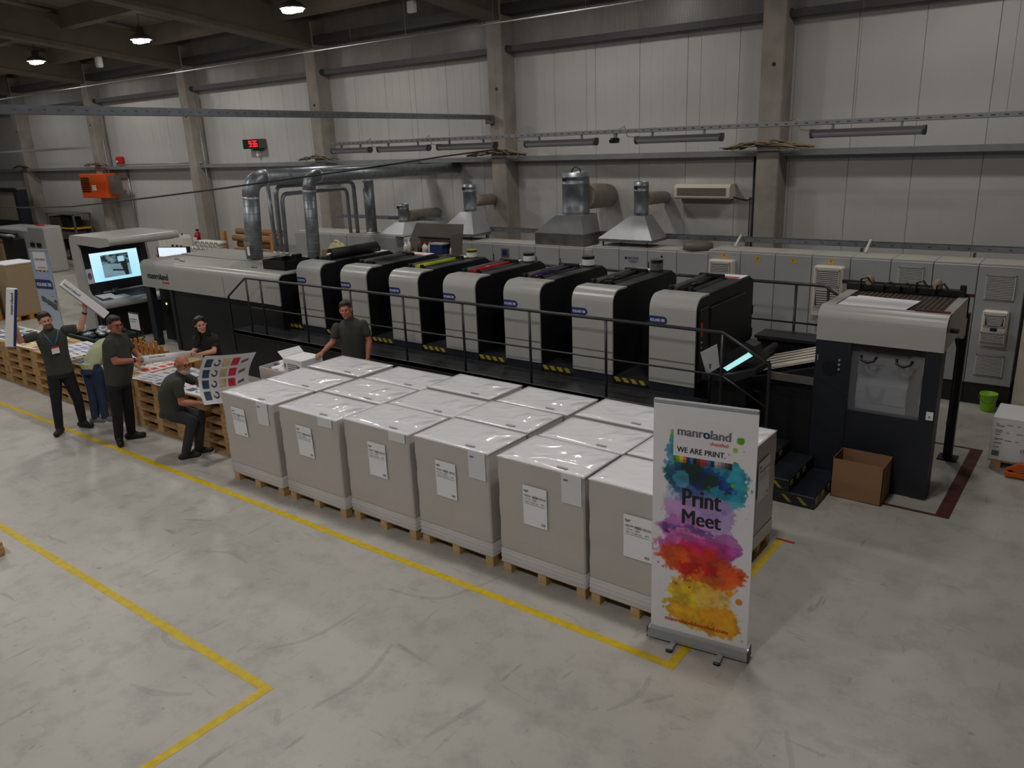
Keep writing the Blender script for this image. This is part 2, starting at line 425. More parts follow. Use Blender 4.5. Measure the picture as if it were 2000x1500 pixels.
# ---- concrete columns every 6 m with roof beams
CX = [-5.22-5.98*k for k in range(-1, 7)]          # column centre lines
def beam_z(y): return 6.12+0.125*(14.15-y)
NAMES = ['beyond the tall cream cabinet', 'right of the white air conditioner', 'left of the largest extraction hood', 'right of the red digital clock',
         'behind the grey ducts and fire extinguisher', 'behind the orange wall heater', 'beside the dark shelf rack', 'at the far dim end of the wall']
for k, x in enumerate(CX):
    t = thing('concrete_column', 'square concrete wall column ' + NAMES[k], 'column', (x, 14.15, 0), 'columns along the wall'); t['kind'] = 'structure'
    g = G(); c = 0.02
    g.prism([(x-.2+c, 14.15), (x+.2-c, 14.15), (x+.2, 14.15+c), (x+.2, YW-.012), (x-.2, YW-.012), (x-.2, 14.15+c)], 'z', 0, 6.75)
    g.obj('shaft', 'concrete', t)
    G().cyl((x+.03, 14.142, 4.78), (x+.03, 14.16, 4.78), .035, n=12).obj('socket_hole', 'black', t)
    G().cyl((x+.2, 14.35, 5.57), (x+.225, 14.35, 5.57), .075, n=14).obj('bracket_ring', 'dark_steel', t)
    b = thing('roof_beam', 'deep grey concrete roof beam over the column ' + NAMES[k], 'beam', (x, 14.1, 6.1), 'roof beams'); b['kind'] = 'structure'
    g = G(); y0, y1 = -7.0, 14.13
    g.prism([(y0, beam_z(y0)), (y1, beam_z(y1)), (y1, beam_z(y1)+.78), (y0, beam_z(y0)+.78)], 'x', x-.16, x+.16)
    g.obj('web', 'beam', b)
    g = G().prism([(y0, beam_z(y0)-.002), (y1, beam_z(y1)-.002), (y1, beam_z(y1)+.10), (y0, beam_z(y0)+.10)], 'x', x-.2, x+.2)
    g.obj('flange', 'beam', b)
# ---- wall girts between the columns
for k in range(len(CX)-1):
    xa, xb = CX[k+1]+.2, CX[k]-.2
    struct(G().prism([(14.26, 3.29), (14.29, 3.29), (14.29, 3.365), (YW-.012, 3.365), (YW-.012, 3.385), (14.26, 3.385)], 'x', xa, xb).obj('trim_%d' % (k+1), 'girt'))
    struct(G().prism([(14.30, 5.50), (14.48, 5.50), (14.48, 5.52), (14.32, 5.52), (14.32, 5.60), (14.48, 5.60), (14.48, 5.62), (14.30, 5.62)], 'x', xa, xb).obj('trim_%d' % (k+20), 'dark_steel'))
    struct(G().box(xa, xb, 14.18, 14.5, 6.22, 6.42).obj('trim_%d' % (k+40), 'dark_steel'))
# ---- roof deck with purlins
rg = G(); prof = []
y0, y1 = -7.0, 14.8
def roof_z(y): return beam_z(y)+0.78
ceil = struct(G().prism([(y0, roof_z(y0)+.14), (y1, roof_z(y1)+.14), (y1, roof_z(y1)+.3), (y0, roof_z(y0)+.3)], 'x', -47, 8).obj('ceiling', 'roof'))
for i, y in enumerate(np.arange(13.2, -6.5, -2.2)):
    G().prism([(y-.11, roof_z(y-.11)-.32), (y+.11, roof_z(y+.11)-.32), (y+.11, roof_z(y+.11)+.14), (y-.11, roof_z(y-.11)+.14)], 'x', -46, 7).obj('purlin', 'beam', ceil)
for i, x in enumerate(np.arange(-45.6, 7, 1.2)):
    G().prism([(y0, roof_z(y0)+.12), (y1, roof_z(y1)+.12), (y1, roof_z(y1)+.15), (y0, roof_z(y0)+.15)], 'x', x, x+.06).obj('deck_rib', 'roof', ceil)

# ---- high-bay lamps (every one gives real light)
def high_bay(x, y, label, k=1.0):
    z = 6.5; t = thing('high_bay_lamp', label, 'lamp', (x, y, z-.09), 'high-bay lamps under the roof')
    G().lathe([(0, .30), (.09, .30), (.10, .14), (.17, .12), (.26, .05), (.27, 0), (.245, 0), (.24, .03), (0, .05)], (x, y, z)).obj('reflector', 'grey_metal', t)
    g = G()
    for dx in (-.12, .12): g.lathe([(0, .02), (.13, .02), (.15, -.01), (.13, -.05), (0, -.075)], (x+dx, y, z-.012), n=14)
    g.obj('lens', 'lamp_glow', t)
    G().tube([(x, y, z+.3), (x+.02, y, z+.5), (x, y, roof_z(y)+.14)], .008, 6).obj('cord', 'cable', t)
    ld = bpy.data.lights.new('lamp_light', 'AREA'); ld.shape = 'DISK'; ld.size = 0.55; ld.energy = LAMP_W*k*(0.88 if y > 11 else 1.45); ld.color = LAMP_COL
    lo = bpy.data.objects.new('lamp_light', ld); COL.objects.link(lo); lo.parent = t; lo.location = (0, 0, -.06)
for i, x in enumerate((-14.43, -20.45, -26.4)):
    high_bay(x, 11.6, 'lit high-bay lamp nearest the wall, ' + ('closest of the three', 'middle of the three', 'farthest of the three')[i], (1.1, 1.5, 1.6)[i])
high_bay(-32.4, 11.6, 'lit high-bay lamp in the wall row beyond the far end'); high_bay(-8.43, 11.6, 'lit high-bay lamp in the wall row above the hoods', 1.0); high_bay(-2.43, 11.6, 'lit high-bay lamp in the wall row above the feeder', .85)
for x, y, k, w in ((-26.4, 5.6, 1, 'far left of the tables'), (-20.45, 5.6, 1, 'left of the console'), (-14.43, 5.6, .95, 'above the pallet tables'), (-8.43, 5.6, .85, 'above the first paper pallets'), (-2.43, 5.6, .85, 'above the tall banner'),
                   (-14.43, -0.4, 1.2, 'above the open floor, left'), (-8.43, -0.4, 1.3, 'above the open floor, middle'), (-2.43, -0.4, 1.4, 'above the open floor, near the camera side')):
    high_bay(x, y, 'lit high-bay lamp ' + w, k)
# presence sensor hanging beside the beam
g = G().box(-22.98, -22.80, 11.6, 11.75, 6.05, 6.33, bev=.03); s = single(g, 'ceiling_detector', 'plastic_white', 'small white sensor box hanging under the second roof beam', 'sensor')
g = G().box(-11.86, -11.66, 12.3, 12.4, 6.18, 6.4, bev=.02); single(g, 'ceiling_sign', 'white', 'small white box fixed under the roof by the beam', 'sensor')
# ================================================================ WRAPPED PAPER PALLETS (18, three rows of six)
def make_pallet_load():
    w, d, h = 0.90, 0.61, 1.12           # origin: front-left floor corner
    t = thing('paper_pallet', 'x', 'paper pallet', (0, 0, 0), 'wrapped paper pallets beside the press')
    for bx in (.01, .395, .80):
        for by in (.01, .26, .51):
            G().box(bx, bx+.09, by, by+.09, 0.018, .10, bev=.004).obj('block', 'wood_new', t)
        G().box(bx, bx+.09, 0.01, .60, 0, .018).obj('runner', 'wood_new', t)
    for by in (.0, .17, .34, .51): G().box(0.0, .9, by, by+.10, .10, .12).obj('deck_board', 'wood_new', t)
    # the ream block: slightly loose edges
    g = G(); nz = 12
    prof = []
    for i in range(nz+1):
        z = .125+(h-.125-.012)*i/nz; o = 0.003*math.sin(i*1.7)
        prof.append((o, z))
    ring = []
    for o, z in prof:
        r = .012; x0, x1, y0, y1 = o, w-o, o, d-o
        ring.append([(x0+r, y0, z), (x1-r, y0, z), (x1, y0+r, z), (x1, y1-r, z), (x1-r, y1, z), (x0+r, y1, z), (x0, y1-r, z), (x0, y0+r, z)])
    v = [p for q in ring for p in q]; f = [(i*8+j, i*8+(j+1) % 8, (i+1)*8+(j+1) % 8, (i+1)*8+j) for i in range(nz) for j in range(8)]
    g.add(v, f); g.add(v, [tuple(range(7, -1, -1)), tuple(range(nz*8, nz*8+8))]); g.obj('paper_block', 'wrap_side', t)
    # top cover: sheet under film, gently crowned and dented
    nx, ny = 22, 16; v = []; f = []
    for j in range(ny+1):
        for i in range(nx+1):
            u, q = i/nx, j/ny; e = min(u, 1-u)*w; k = min(q, 1-q)*d
            zz = h-.005+.006*min(1, min(e, k)/.02)+.005*math.sin(5*u+3*q)*math.sin(4*q+1)*min(1, min(e, k)/.06)
            v.append((u*(w+.002)-.001, q*(d+.002)-.001, zz))
    for j in range(ny):
        for i in range(nx): a = j*(nx+1)+i; f.append((a, a+1, a+nx+2, a+nx+1))
    g = G().add(v, f, 0, True)
    b = [i for i in range(nx+1)]+[j*(nx+1)+nx for j in range(1, ny+1)]+[ny*(nx+1)+i for i in range(nx-1, -1, -1)]+[j*(nx+1) for j in range(ny-1, 0, -1)]
    lo = [(v[i][0], v[i][1], h-.016) for i in b]; hi = [v[i] for i in b]; m = len(b)
    g.add(hi+lo, [(i, m+i, m+(i+1) % m, (i+1) % m) for i in range(m)])
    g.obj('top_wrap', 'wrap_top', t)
    G().box(.60, .70, .05, .075, h+.004, h+.0085).obj('print_strip', 'alu_dull', t)
    # bunched film round the foot
    prof = []; zz = np.linspace(.108, .245, 12)
    ring = []
    for i, z in enumerate(zz):
        o = -.003-.006*math.sin(math.pi*i/11)*(0.55+.45*math.sin(i*2.1)); x0, x1, y0, y1 = o, w-o, o, d-o; r = .015
        ring.append([(x0+r, y0, z), (x1-r, y0, z), (x1, y0+r, z), (x1, y1-r, z), (x1-r, y1, z), (x0+r, y1, z), (x0, y1-r, z), (x0, y0+r, z)])
    v = [p for q in ring for p in q]; f = [(i*8+j, i*8+(j+1) % 8, (i+1)*8+(j+1) % 8, (i+1)*8+j) for i in range(11) for j in range(8)]
    G().add(v, f, 0, True).obj('film_skirt', 'film', t)
    return t
def label_sheet(t, code, num, org, right, up, w=.235, h=.36, skew=0.0):
    """white paper docket: sheet with printed lines, under the film; org lower-left corner"""
    R, U = Vector(right), Vector(up); nrm = R.cross(U)
    o = Vector(org)
    def P(u, v): return tuple(o+R*(u*w+skew*v)+U*(v*h)+nrm*(.004+.006*math.sin(3*u+2*v)*u*(1-u)))
    n = 6; g = G(); v = [P(i/n, j/n) for j in range(n+1) for i in range(n+1)]
    g.add(v, [(j*(n+1)+i, j*(n+1)+i+1, (j+1)*(n+1)+i+1, (j+1)*(n+1)+i) for j in range(n) for i in range(n)], 0, True)
    lab = g.obj('docket', 'label', t, fix=False)
    g = G(); Q = lambda u, v: tuple(o+R*(u*w+skew*v)+U*(v*h)+nrm*.0075)
    put_text(g, 'RgM', Q(.06, .83), R, U, height=.024, bold=.02)
    put_text(g, code, Q(.05, .72), R, U, width=.30*w, height=.019, bold=.02); put_text(g, num, Q(.70, .72), R, U, width=.26*w, height=.019, bold=.02)
    x = .40
    while x < .65:
        b = random.uniform(.006, .016); a = Q(x, .715); c = Q(x+b, .715); d = Q(x+b, .775); e = Q(x, .775); g.quad(a, c, d, e); x += b+random.uniform(.008, .016)
    put_text(g, '117.0 1 200', Q(.08, .65), R, U, width=.5*w, height=.015); put_text(g, '590 117 200 162', Q(.1, .585), R, U, width=.55*w, height=.012)
    put_text(g, '200', Q(.76, .60), R, U, width=.14*w, height=.012); put_text(g, '.....................................', Q(.06, .545), R, U, width=.86*w, height=.006)
    for k in range(5): g.quad(Q(.76+.035*k, .07), Q(.775+.035*k, .07), Q(.775+.035*k, .13), Q(.76+.035*k, .13))
    g.obj('docket_print', 'ink_text', lab, fix=False)['kind'] = 'stuff'
XL = [-8.085, -7.045, -6.055, -5.085, -4.085, -3.152]; XR = [-7.125, -6.10, -5.135, -4.18, -3.188, -2.285]
YF = [4.855, 4.875, 4.93, 4.952, 4.958, 4.962]; HT = [1.10, 1.10, 1.122, 1.126, 1.136, 1.138]
ORD = ['sixth', 'fifth', 'fourth', 'third', 'second', 'nearest']
proto = make_pallet_load()
CODES = [('WJSVV', 'EZ155'), ('WJSVW', 'EZ155'), ('WJSVV', 'EZ155'), ('WJSVL', 'EZ153'), ('WJSVX', 'EZ153'), ('WJSVM', 'EZ153')]
for r, row in enumerate(('front', 'middle', 'back')):
    for c in range(6):
        pos = ORD[c] + (' from the tall banner' if c < 5 else ' the tall banner')
        lab = 'film-wrapped pallet of grey paper sheets, %s row, %s' % (row, pos)
        jx = 0 if r == 0 else (.010, -.010)[r-1]*((c % 3)-1)*(c < 4)
        y = YF[c]+r*.612+(0, .006*((c*7) % 3), .02+.02*(c == 5))[r]
        o = dup(proto, (XL[c]+jx if not (r and c == 5) else XL[c], y, 0), 0, lab, ((XR[c]-XL[c])/.90, .958, (HT[c]-(.012*((c+r) % 2) if r else 0))/1.12))
        bl = thing('tmp', 'tmp', 'tmp', (0, 0, 0))
        if r == 0:
            bl.location = o.location
            x0 = o.location.x
            lx = (.20, .30, .35, .27, .28, .33)[c]; lz = (.62, .60, .59, .58, .56, .55)[c]
            label_sheet(bl, *CODES[c], (x0+lx, y-.008, lz), (1, 0, 0), (0, 0, 1), skew=(-.02, -.015, 0, 0, 0, 0)[c], w=.25, h=(.33, .34, .36, .36, .37, .37)[c])
            if c in (0, 3, 4):
                g = G().box(x0+.68, x0+.875, y-.010, y-.005, HT[c]-.27, HT[c]-.005); q = g.obj('corner_docket', 'label2', bl)
                g = G().box(x0+.70, x0+.745, y-.0115, y-.0095, HT[c]-.07, HT[c]-.055); g.obj('docket_print', 'grey_text', q)
            else:
                g = G().box(x0+.66, x0+.88, y-.010, y-.005, HT[c]-.10, HT[c]-.005); g.obj('corner_docket', 'label2', bl)
        if c == 5 and r == 2:
            bl.location = o.location
            label_sheet(bl, 'WJSVN', 'EZ153', (XR[5]+.012, y+.12, .58), (0, 1, 0), (0, 0, 1), w=.27, h=.38)
        for ch in list(bl.children):
            ch.parent = o; s = o.scale
            ch.scale = (1/s[0], 1/s[1], 1/s[2]) 
        bpy.data.objects.remove(bl)
remove_tree(proto)

# ================================================================ ROLL-UP BANNER
BA = Vector((-2.512, 4.845, 0)); BB = Vector((-1.785, 4.952, 0))
bdir = (BB-BA).normalized(); bn = Vector((bdir.y, -bdir.x, 0))      # bn faces the camera side
bw = (BB-BA).length
ban = thing('rollup_banner', 'tall white roll-up banner with rainbow ink splash and Print Meet lettering', 'banner', tuple((BA+BB)/2))
def bp(u, z, off=0.0):
    p = BA+bdir*(u*bw)+bn*off; return Vector((p.x, p.y, z))
def splash_colors(u, v):
    """u 0..1 left to right, v 0..1 bottom to top (banner sheet)"""
    n1 = fnoise(u, v, 5, 3, 2.6); n2 = fnoise(u, v, 11, 9, 2.6); n3 = fnoise(u, v, 26, 21, 2.6); n4 = fnoise(u, v, 3.2, 31, 2.6)
    R = np.full_like(u, 243.0); Gc = np.full_like(u, 240.0); B = np.full_like(u, 244.0)
    def lay(mask, col):
        nonlocal R, Gc, B
        R = R*(1-mask)+col[0]*mask; Gc = Gc*(1-mask)+col[1]*mask; B = B*(1-mask)+col[2]*mask
    asp = 2.55
    def blob(cx, cy, rx, ry, rag=.6, soft=.10, seed=0):
        nn = fnoise(u, v, 8, 50+seed, 2.6); nf = fnoise(u, v, 34, 70+seed, 2.6)
        d = np.sqrt(((u-cx)/rx)**2+((v-cy)/ry)**2)+1.15*rag*(nn-.5)+.75*rag*(nf-.5)
        return np.clip((1-d)/soft, 0, 1)
    # upper splash: green to blue
    lay(.75*blob(0.280, 0.835, 0.122, 0.083, seed=1), (86, 150, 40)); lay(.8*blob(0.240, 0.780, 0.122, 0.097, seed=2), (70, 150, 200))
    lay(blob(0.440, 0.715, 0.293, 0.103, seed=3), (28, 110, 120)); lay(blob(0.600, 0.735, 0.244, 0.069, seed=4), (76, 152, 24)); lay(blob(0.700, 0.700, 0.244, 0.097, seed=5), (52, 164, 188))
    lay(blob(0.500, 0.690, 0.317, 0.103, .7, .25, 6), (24, 80, 150)); lay(.9*blob(0.500, 0.660, 0.293, 0.076, .9, .3, 7), (22, 40, 112))
    lay(.9*blob(0.380, 0.730, 0.146, 0.048, .8, .3, 8), (14, 48, 44)); lay(.85*blob(0.580, 0.690, 0.085, 0.041, .8, .3, 9), (16, 60, 30)); lay(.7*blob(0.280, 0.695, 0.085, 0.041, .5, .1, 10), (84, 180, 206))
    lay(.8*blob(0.680, 0.620, 0.183, 0.069, .8, .2, 12), (44, 164, 188))
    # pale band behind the words, then magenta to violet
    lay(.5*blob(0.420, 0.600, 0.317, 0.076, .5, .2, 13), (120, 160, 214)); lay(.75*blob(0.400, 0.545, 0.342, 0.083, .6, .15, 14), (196, 116, 206)); lay(.8*blob(0.600, 0.540, 0.244, 0.097, .6, .2, 15), (176, 130, 214))
    lay(.85*blob(0.300, 0.475, 0.268, 0.062, .8, .2, 16), (190, 84, 186)); lay(.95*blob(0.420, 0.455, 0.317, 0.048, .8, .25, 17), (70, 30, 116)); lay(.85*blob(0.760, 0.430, 0.159, 0.062, .4, .1, 18), (176, 66, 166))
    lay(.95*blob(0.340, 0.400, 0.305, 0.083, .7, .2, 19), (224, 106, 184)); lay(.9*blob(0.580, 0.400, 0.305, 0.076, .7, .25, 20), (206, 66, 156)); lay(.95*blob(0.460, 0.365, 0.317, 0.069, .8, .25, 21), (226, 30, 96))
    # red, orange, yellow
    lay(blob(0.500, 0.320, 0.378, 0.080, .8, .2, 22), (222, 54, 40)); lay(.95*blob(0.220, 0.345, 0.171, 0.062, .8, .2, 23), (236, 92, 30)); lay(.9*blob(0.700, 0.300, 0.268, 0.062, .8, .2, 24), (240, 96, 30))
    lay(.9*blob(0.480, 0.300, 0.244, 0.055, .9, .3, 25), (206, 24, 30)); lay(.95*blob(0.520, 0.235, 0.268, 0.069, .8, .25, 26), (240, 112, 30)); lay(.95*blob(0.400, 0.185, 0.268, 0.076, .8, .2, 27), (244, 206, 40))
    lay(.8*blob(0.660, 0.190, 0.220, 0.069, .9, .3, 28), (244, 196, 90)); lay(.95*blob(0.400, 0.105, 0.244, 0.069, .7, .15, 29), (246, 196, 30)); lay(.95*blob(0.700, 0.085, 0.244, 0.076, .5, .1, 30), (246, 168, 28))
    lay(.9*blob(0.320, 0.100, 0.159, 0.044, .3, .1, 31), (246, 180, 40))
    # spatter drops
    rg = np.random.default_rng(5)
    for cx, cy, rr, col in [(.845, .885, .042, (96, 168, 32)), (.80, .845, .030, (170, 200, 90)), (.80, .795, .014, (96, 168, 32)), (.84, .775, .010, (96, 168, 32)), (.77, .765, .012, (96, 168, 32)),
                            (.79, .70, .024, (110, 176, 40)), (.92, .695, .018, (120, 180, 50)), (.13, .755, .026, (96, 170, 214)), (.20, .825, .012, (110, 160, 40)), (.72, .58, .030, (150, 110, 200)),
                            (.10, .40, .030, (206, 110, 190)), (.07, .305, .012, (206, 90, 150)), (.12, .29, .014, (206, 90, 150)), (.86, .34, .014, (220, 120, 190)), (.80, .44, .014, (190, 90, 180)),
                            (.80, .235, .045, (246, 152, 36)), (.90, .205, .038, (246, 156, 40)), (.26, .225, .018, (236, 96, 30)), (.40, .22, .014, (226, 70, 36)), (.88, .075, .014, (246, 176, 40)), (.84, .045, .018, (246, 176, 40)), (.95, .03, .018, (240, 200, 150)), (.86, .12, .010, (246, 170, 40))]:
        d = np.sqrt(((u-cx)/rr)**2+((v-cy)*asp/rr)**2)+.3*(n3-.5); lay(np.clip((1-d)/.2, 0, 1), col)
    for k in range(60):
        cx, cy, rr = rg.uniform(.05, .93), rg.uniform(.05, .85), rg.uniform(.003, .009)
        if .3 < cx < .75: continue
        col = [(246, 170, 40), (226, 60, 40), (206, 90, 180), (90, 60, 180), (60, 150, 200), (100, 170, 40)][min(5, int(cy*6))]
        d = np.sqrt(((u-cx)/rr)**2+((v-cy)*asp/rr)**2); lay(.8*np.clip((1-d)/.3, 0, 1), col)
    # mottling inside the colour, translucent caption band, white logo field, colour bar
    sat = np.clip((np.maximum(np.maximum(R, Gc), B)-np.minimum(np.minimum(R, Gc), B))/120, 0, 1); f = 1+sat*.55*(n2-.5)
    R, Gc, B = R*f, Gc*f, B*f
    band = ((v > .452+.03*(.5-u)) & (v < .635-.0*(u)))*1.0
    lay(.22*band*(v < .64), (232, 230, 240))
    lay(((u > .20) & (u < .775) & (v > .79) & (v < .945))*1.0, (240, 238, 242))
    bar = (u > .20) & (u < .775) & (v > .762) & (v < .79)
    cols = [(96, 160, 40), (150, 190, 60), (240, 220, 70), (236, 140, 40), (40, 50, 120), (60, 120, 200), (30, 30, 40), (120, 60, 40), (210, 50, 60), (200, 40, 110), (30, 130, 150), (40, 50, 110), (210, 205, 210), (180, 175, 180), (140, 132, 138), (96, 86, 92), (60, 46, 50)]
    idx = np.clip(((u-.20)/.575*17).astype(int), 0, 16); ca = np.array(cols, float); half = (v > .776)
    for q in range(17):
        mk = (bar & (idx == q)); c = ca[q]*np.where(half, 1, .8)[:, None]
        R = np.where(mk, c[:, 0], R); Gc = np.where(mk, c[:, 1], Gc); B = np.where(mk, c[:, 2], B)
    return R, Gc, B
Z0, Z1 = .10, 1.93
def bpos(u, v):
    x = BA.x+bdir.x*u*bw+bn.x*.012; y = BA.y+bdir.y*u*bw+bn.y*.012
    return x+0*v, y+0*v, Z0+(Z1-Z0)*v
sheet = print_sheet('printed_sheet', bpos, 190, 420, splash_colors, 'print_gloss', ban)
g = G(); M4 = lambda off: None
g.add([bp(0, Z0, .010), bp(1, Z0, .010), bp(1, Z1, .010), bp(0, Z1, .010)], [(0, 1, 2, 3)]); g.obj('sheet_back', 'white', ban, fix=False)
def zv(v): return Z0+(Z1-Z0)*v
R3 = tuple(bdir); U3 = (0, 0, 1)
def letter(rows, m):
    g = G()
    for body, u, v, w, h, bold in rows: put_text(g, body, bp(u, zv(v), .0125), R3, U3, width=w, height=h, bold=bold)
    g.obj('lettering', m, sheet, fix=False)['kind'] = 'stuff'
def logo_on(parent, place, W, H):
    """the maker's word mark with its blue o; place(x) gives the lower-left point at x metres along the word"""
    _, _, lo, hi = text_geo('manroland'); k = W/(hi[0]-lo[0]); _, _, l4, h4 = text_geo('manro'); _, _, l1, h1 = text_geo('o'); ow = (h1[0]-l1[0])*k; ox = (h4[0]-l4[0])*k-ow
    g = G(); put_text(g, 'manroland', place(0), R3, U3, width=W, height=H, bold=.03); g.obj('lettering', 'grey_text', parent, fix=False)['kind'] = 'stuff'
    g = G(); put_text(g, 'o', place(ox), R3, U3, width=ow, height=(h1[1]-l1[1])*H/(hi[1]-lo[1]), bold=.035, lift=.003); g.obj('lettering', 'navy_text', parent, fix=False)['kind'] = 'stuff'
logo_on(sheet, lambda x: bp(.245+x/bw, zv(.876), .0125), .372, .066)
letter([('sheetfed', .56, .851, .126, .028, .01)], 'red_text')
letter([('WE ARE PRINT.', .24, .806, .345, .042, .02), ('®', .735, .822, .012, .012, 0)], 'ink_text')
letter([('Print', .31, .583, .275, .135, .025), ('Meet', .31, .503, .278, .115, .025)], 'ink_text')
letter([('manrolandsheetfed.com', .155, .045, .475, .036, .03)], 'red_text')
Mb = Matrix.Translation(BA) @ Matrix(((bdir.x, bn.x, 0, 0), (bdir.y, bn.y, 0, 0), (0, 0, 1, 0), (0, 0, 0, 1)))
g = G(); prof = [(-.055, .02), (.055, .02), (.062, .05), (.045, .092), (.015, .104), (-.04, .104), (-.06, .07)]
v = [tuple(Mb @ Vector((x, p[0], p[1]))) for x in (-.015, bw+.015) for p in prof]; n = len(prof)
g.add(v, [(i, (i+1) % n, n+(i+1) % n, n+i) for i in range(n)]+[tuple(range(n)), tuple(range(2*n-1, n-1, -1))]); g.obj('cassette', 'alu', ban)
for x in (-.017, bw+.015):
    g = G().box(x, x+.004, -.06, .06, .018, .104, M=Mb); g.obj('end_cap', 'black', ban)
for x in (.17, .53): 
    g = G().box(x, x+.045, -.06, .16, .0, .02, M=Mb, bev=.006); f = g.obj('foot', 'alu_dull', ban)
    G().box(x-.002, x+.047, .145, .165, .0, .024, M=Mb, bev=.005).obj('foot_cap', 'black', f)
g = G().box(0, bw, -.006, .02, Z1-.005, Z1+.028, M=Mb, bev=.006); g.obj('top_rail', 'alu_dull', ban)
g = G().cyl(bp(.5, .1, -.02), bp(.5, Z1, -.02), .008, n=8); g.obj('pole', 'alu', ban)
# ================================================================ PRINTING PRESS
# ---- delivery end
D = thing('press_delivery', 'long light grey delivery hood of the press on dark legs, left end', 'printing press', (-13.4, 9.0, 0))
yf, yb, zt = 8.05, 9.9, 1.74
out = [(yf, 1.22), (yf, zt-.13)]+arc(yf+.13, zt-.13, .13, 180, 90, 8)[1:]+[(yb, zt), (yb, 1.22)]
g = G().prism(out, 'x', -15.62, -11.30, smooth=False); g.obj('hood', 'machine_light', D)
o2 = [(yf-.004, 1.215), (yf-.004, zt-.13)]+arc(yf+.13, zt-.13, .134, 180, 90, 8)[1:]+[(yf+.35, zt+.004), (yf+.35, zt-.02)]+[(yf+.13, zt-.02)]+arc(yf+.13, zt-.13, .11, 90, 180, 8)[1:]+[(yf+.02, 1.215)]
G().prism(o2, 'x', -11.30, -11.17).obj('end_trim', 'machine_light', D)
G().box(-12.785, -12.777, yf-.002, yf+.002, 1.225, 1.6).obj('panel_seam', 'slot', D)
G().prism([(yf+.02, .0), (yf+.02, zt-.15), (yf+.15, zt-.03), (yb-.02, zt-.03), (yb-.02, 0)], 'x', -11.30, -11.18).obj('end_body', 'machine_black', D)
G().box(-15.5, -13.2, 8.9, 9.75, zt, zt+.025, bev=.01).obj('top_plate', 'machine_light', D)
for x, y in ((-15.0, 8.45), (-14.6, 8.32), (-13.2, 9.45), (-12.4, 8.4)): G().box(x, x+.16, y, y+.03, zt, zt+.012, bev=.004).obj('latch', 'slot', D)
G().box(-15.62, -15.44, 8.08, 8.20, 0, 1.22).obj('leg', 'machine_navy', D); G().box(-14.72, -14.62, 8.08, 8.3, 0, 1.22).obj('leg', 'machine_navy', D)
G().box(-14.62, -11.3, 8.10, 9.85, 0, 1.22).obj('lower_panel', 'machine_dark', D)
G().box(-15.62, -15.3, 9.5, 9.8, 0, 1.22).obj('leg', 'machine_navy', D)
cb = G().box(-15.62, -15.12, 8.36, 9.0, .06, 1.2, bev=.01).obj('control_cabinet', 'machine_black', D)
G().box(-15.43, -15.39, 8.353, 8.36, .80, .84).obj('status_light', 'led_green', cb)
G().cyl((-15.36, 8.68, .0), (-15.36, 8.68, .06), .2, n=14).obj('cabinet_foot', 'black', cb)
g = G(); put_text(g, 'manroland', (-15.37, yf, 1.40), (1, 0, 0), (0, 0, 1), width=.74, height=.125, bold=.05, lift=.003); g.obj('logo', 'ink_text', D, fix=False)['kind'] = 'stuff'
g = G(); put_text(g, 'sheetfed', (-14.86, yf, 1.325), (1, 0, 0), (0, 0, 1), width=.25, height=.055, bold=.03, lift=.003); g.obj('logo', 'red_text', D, fix=False)['kind'] = 'stuff'

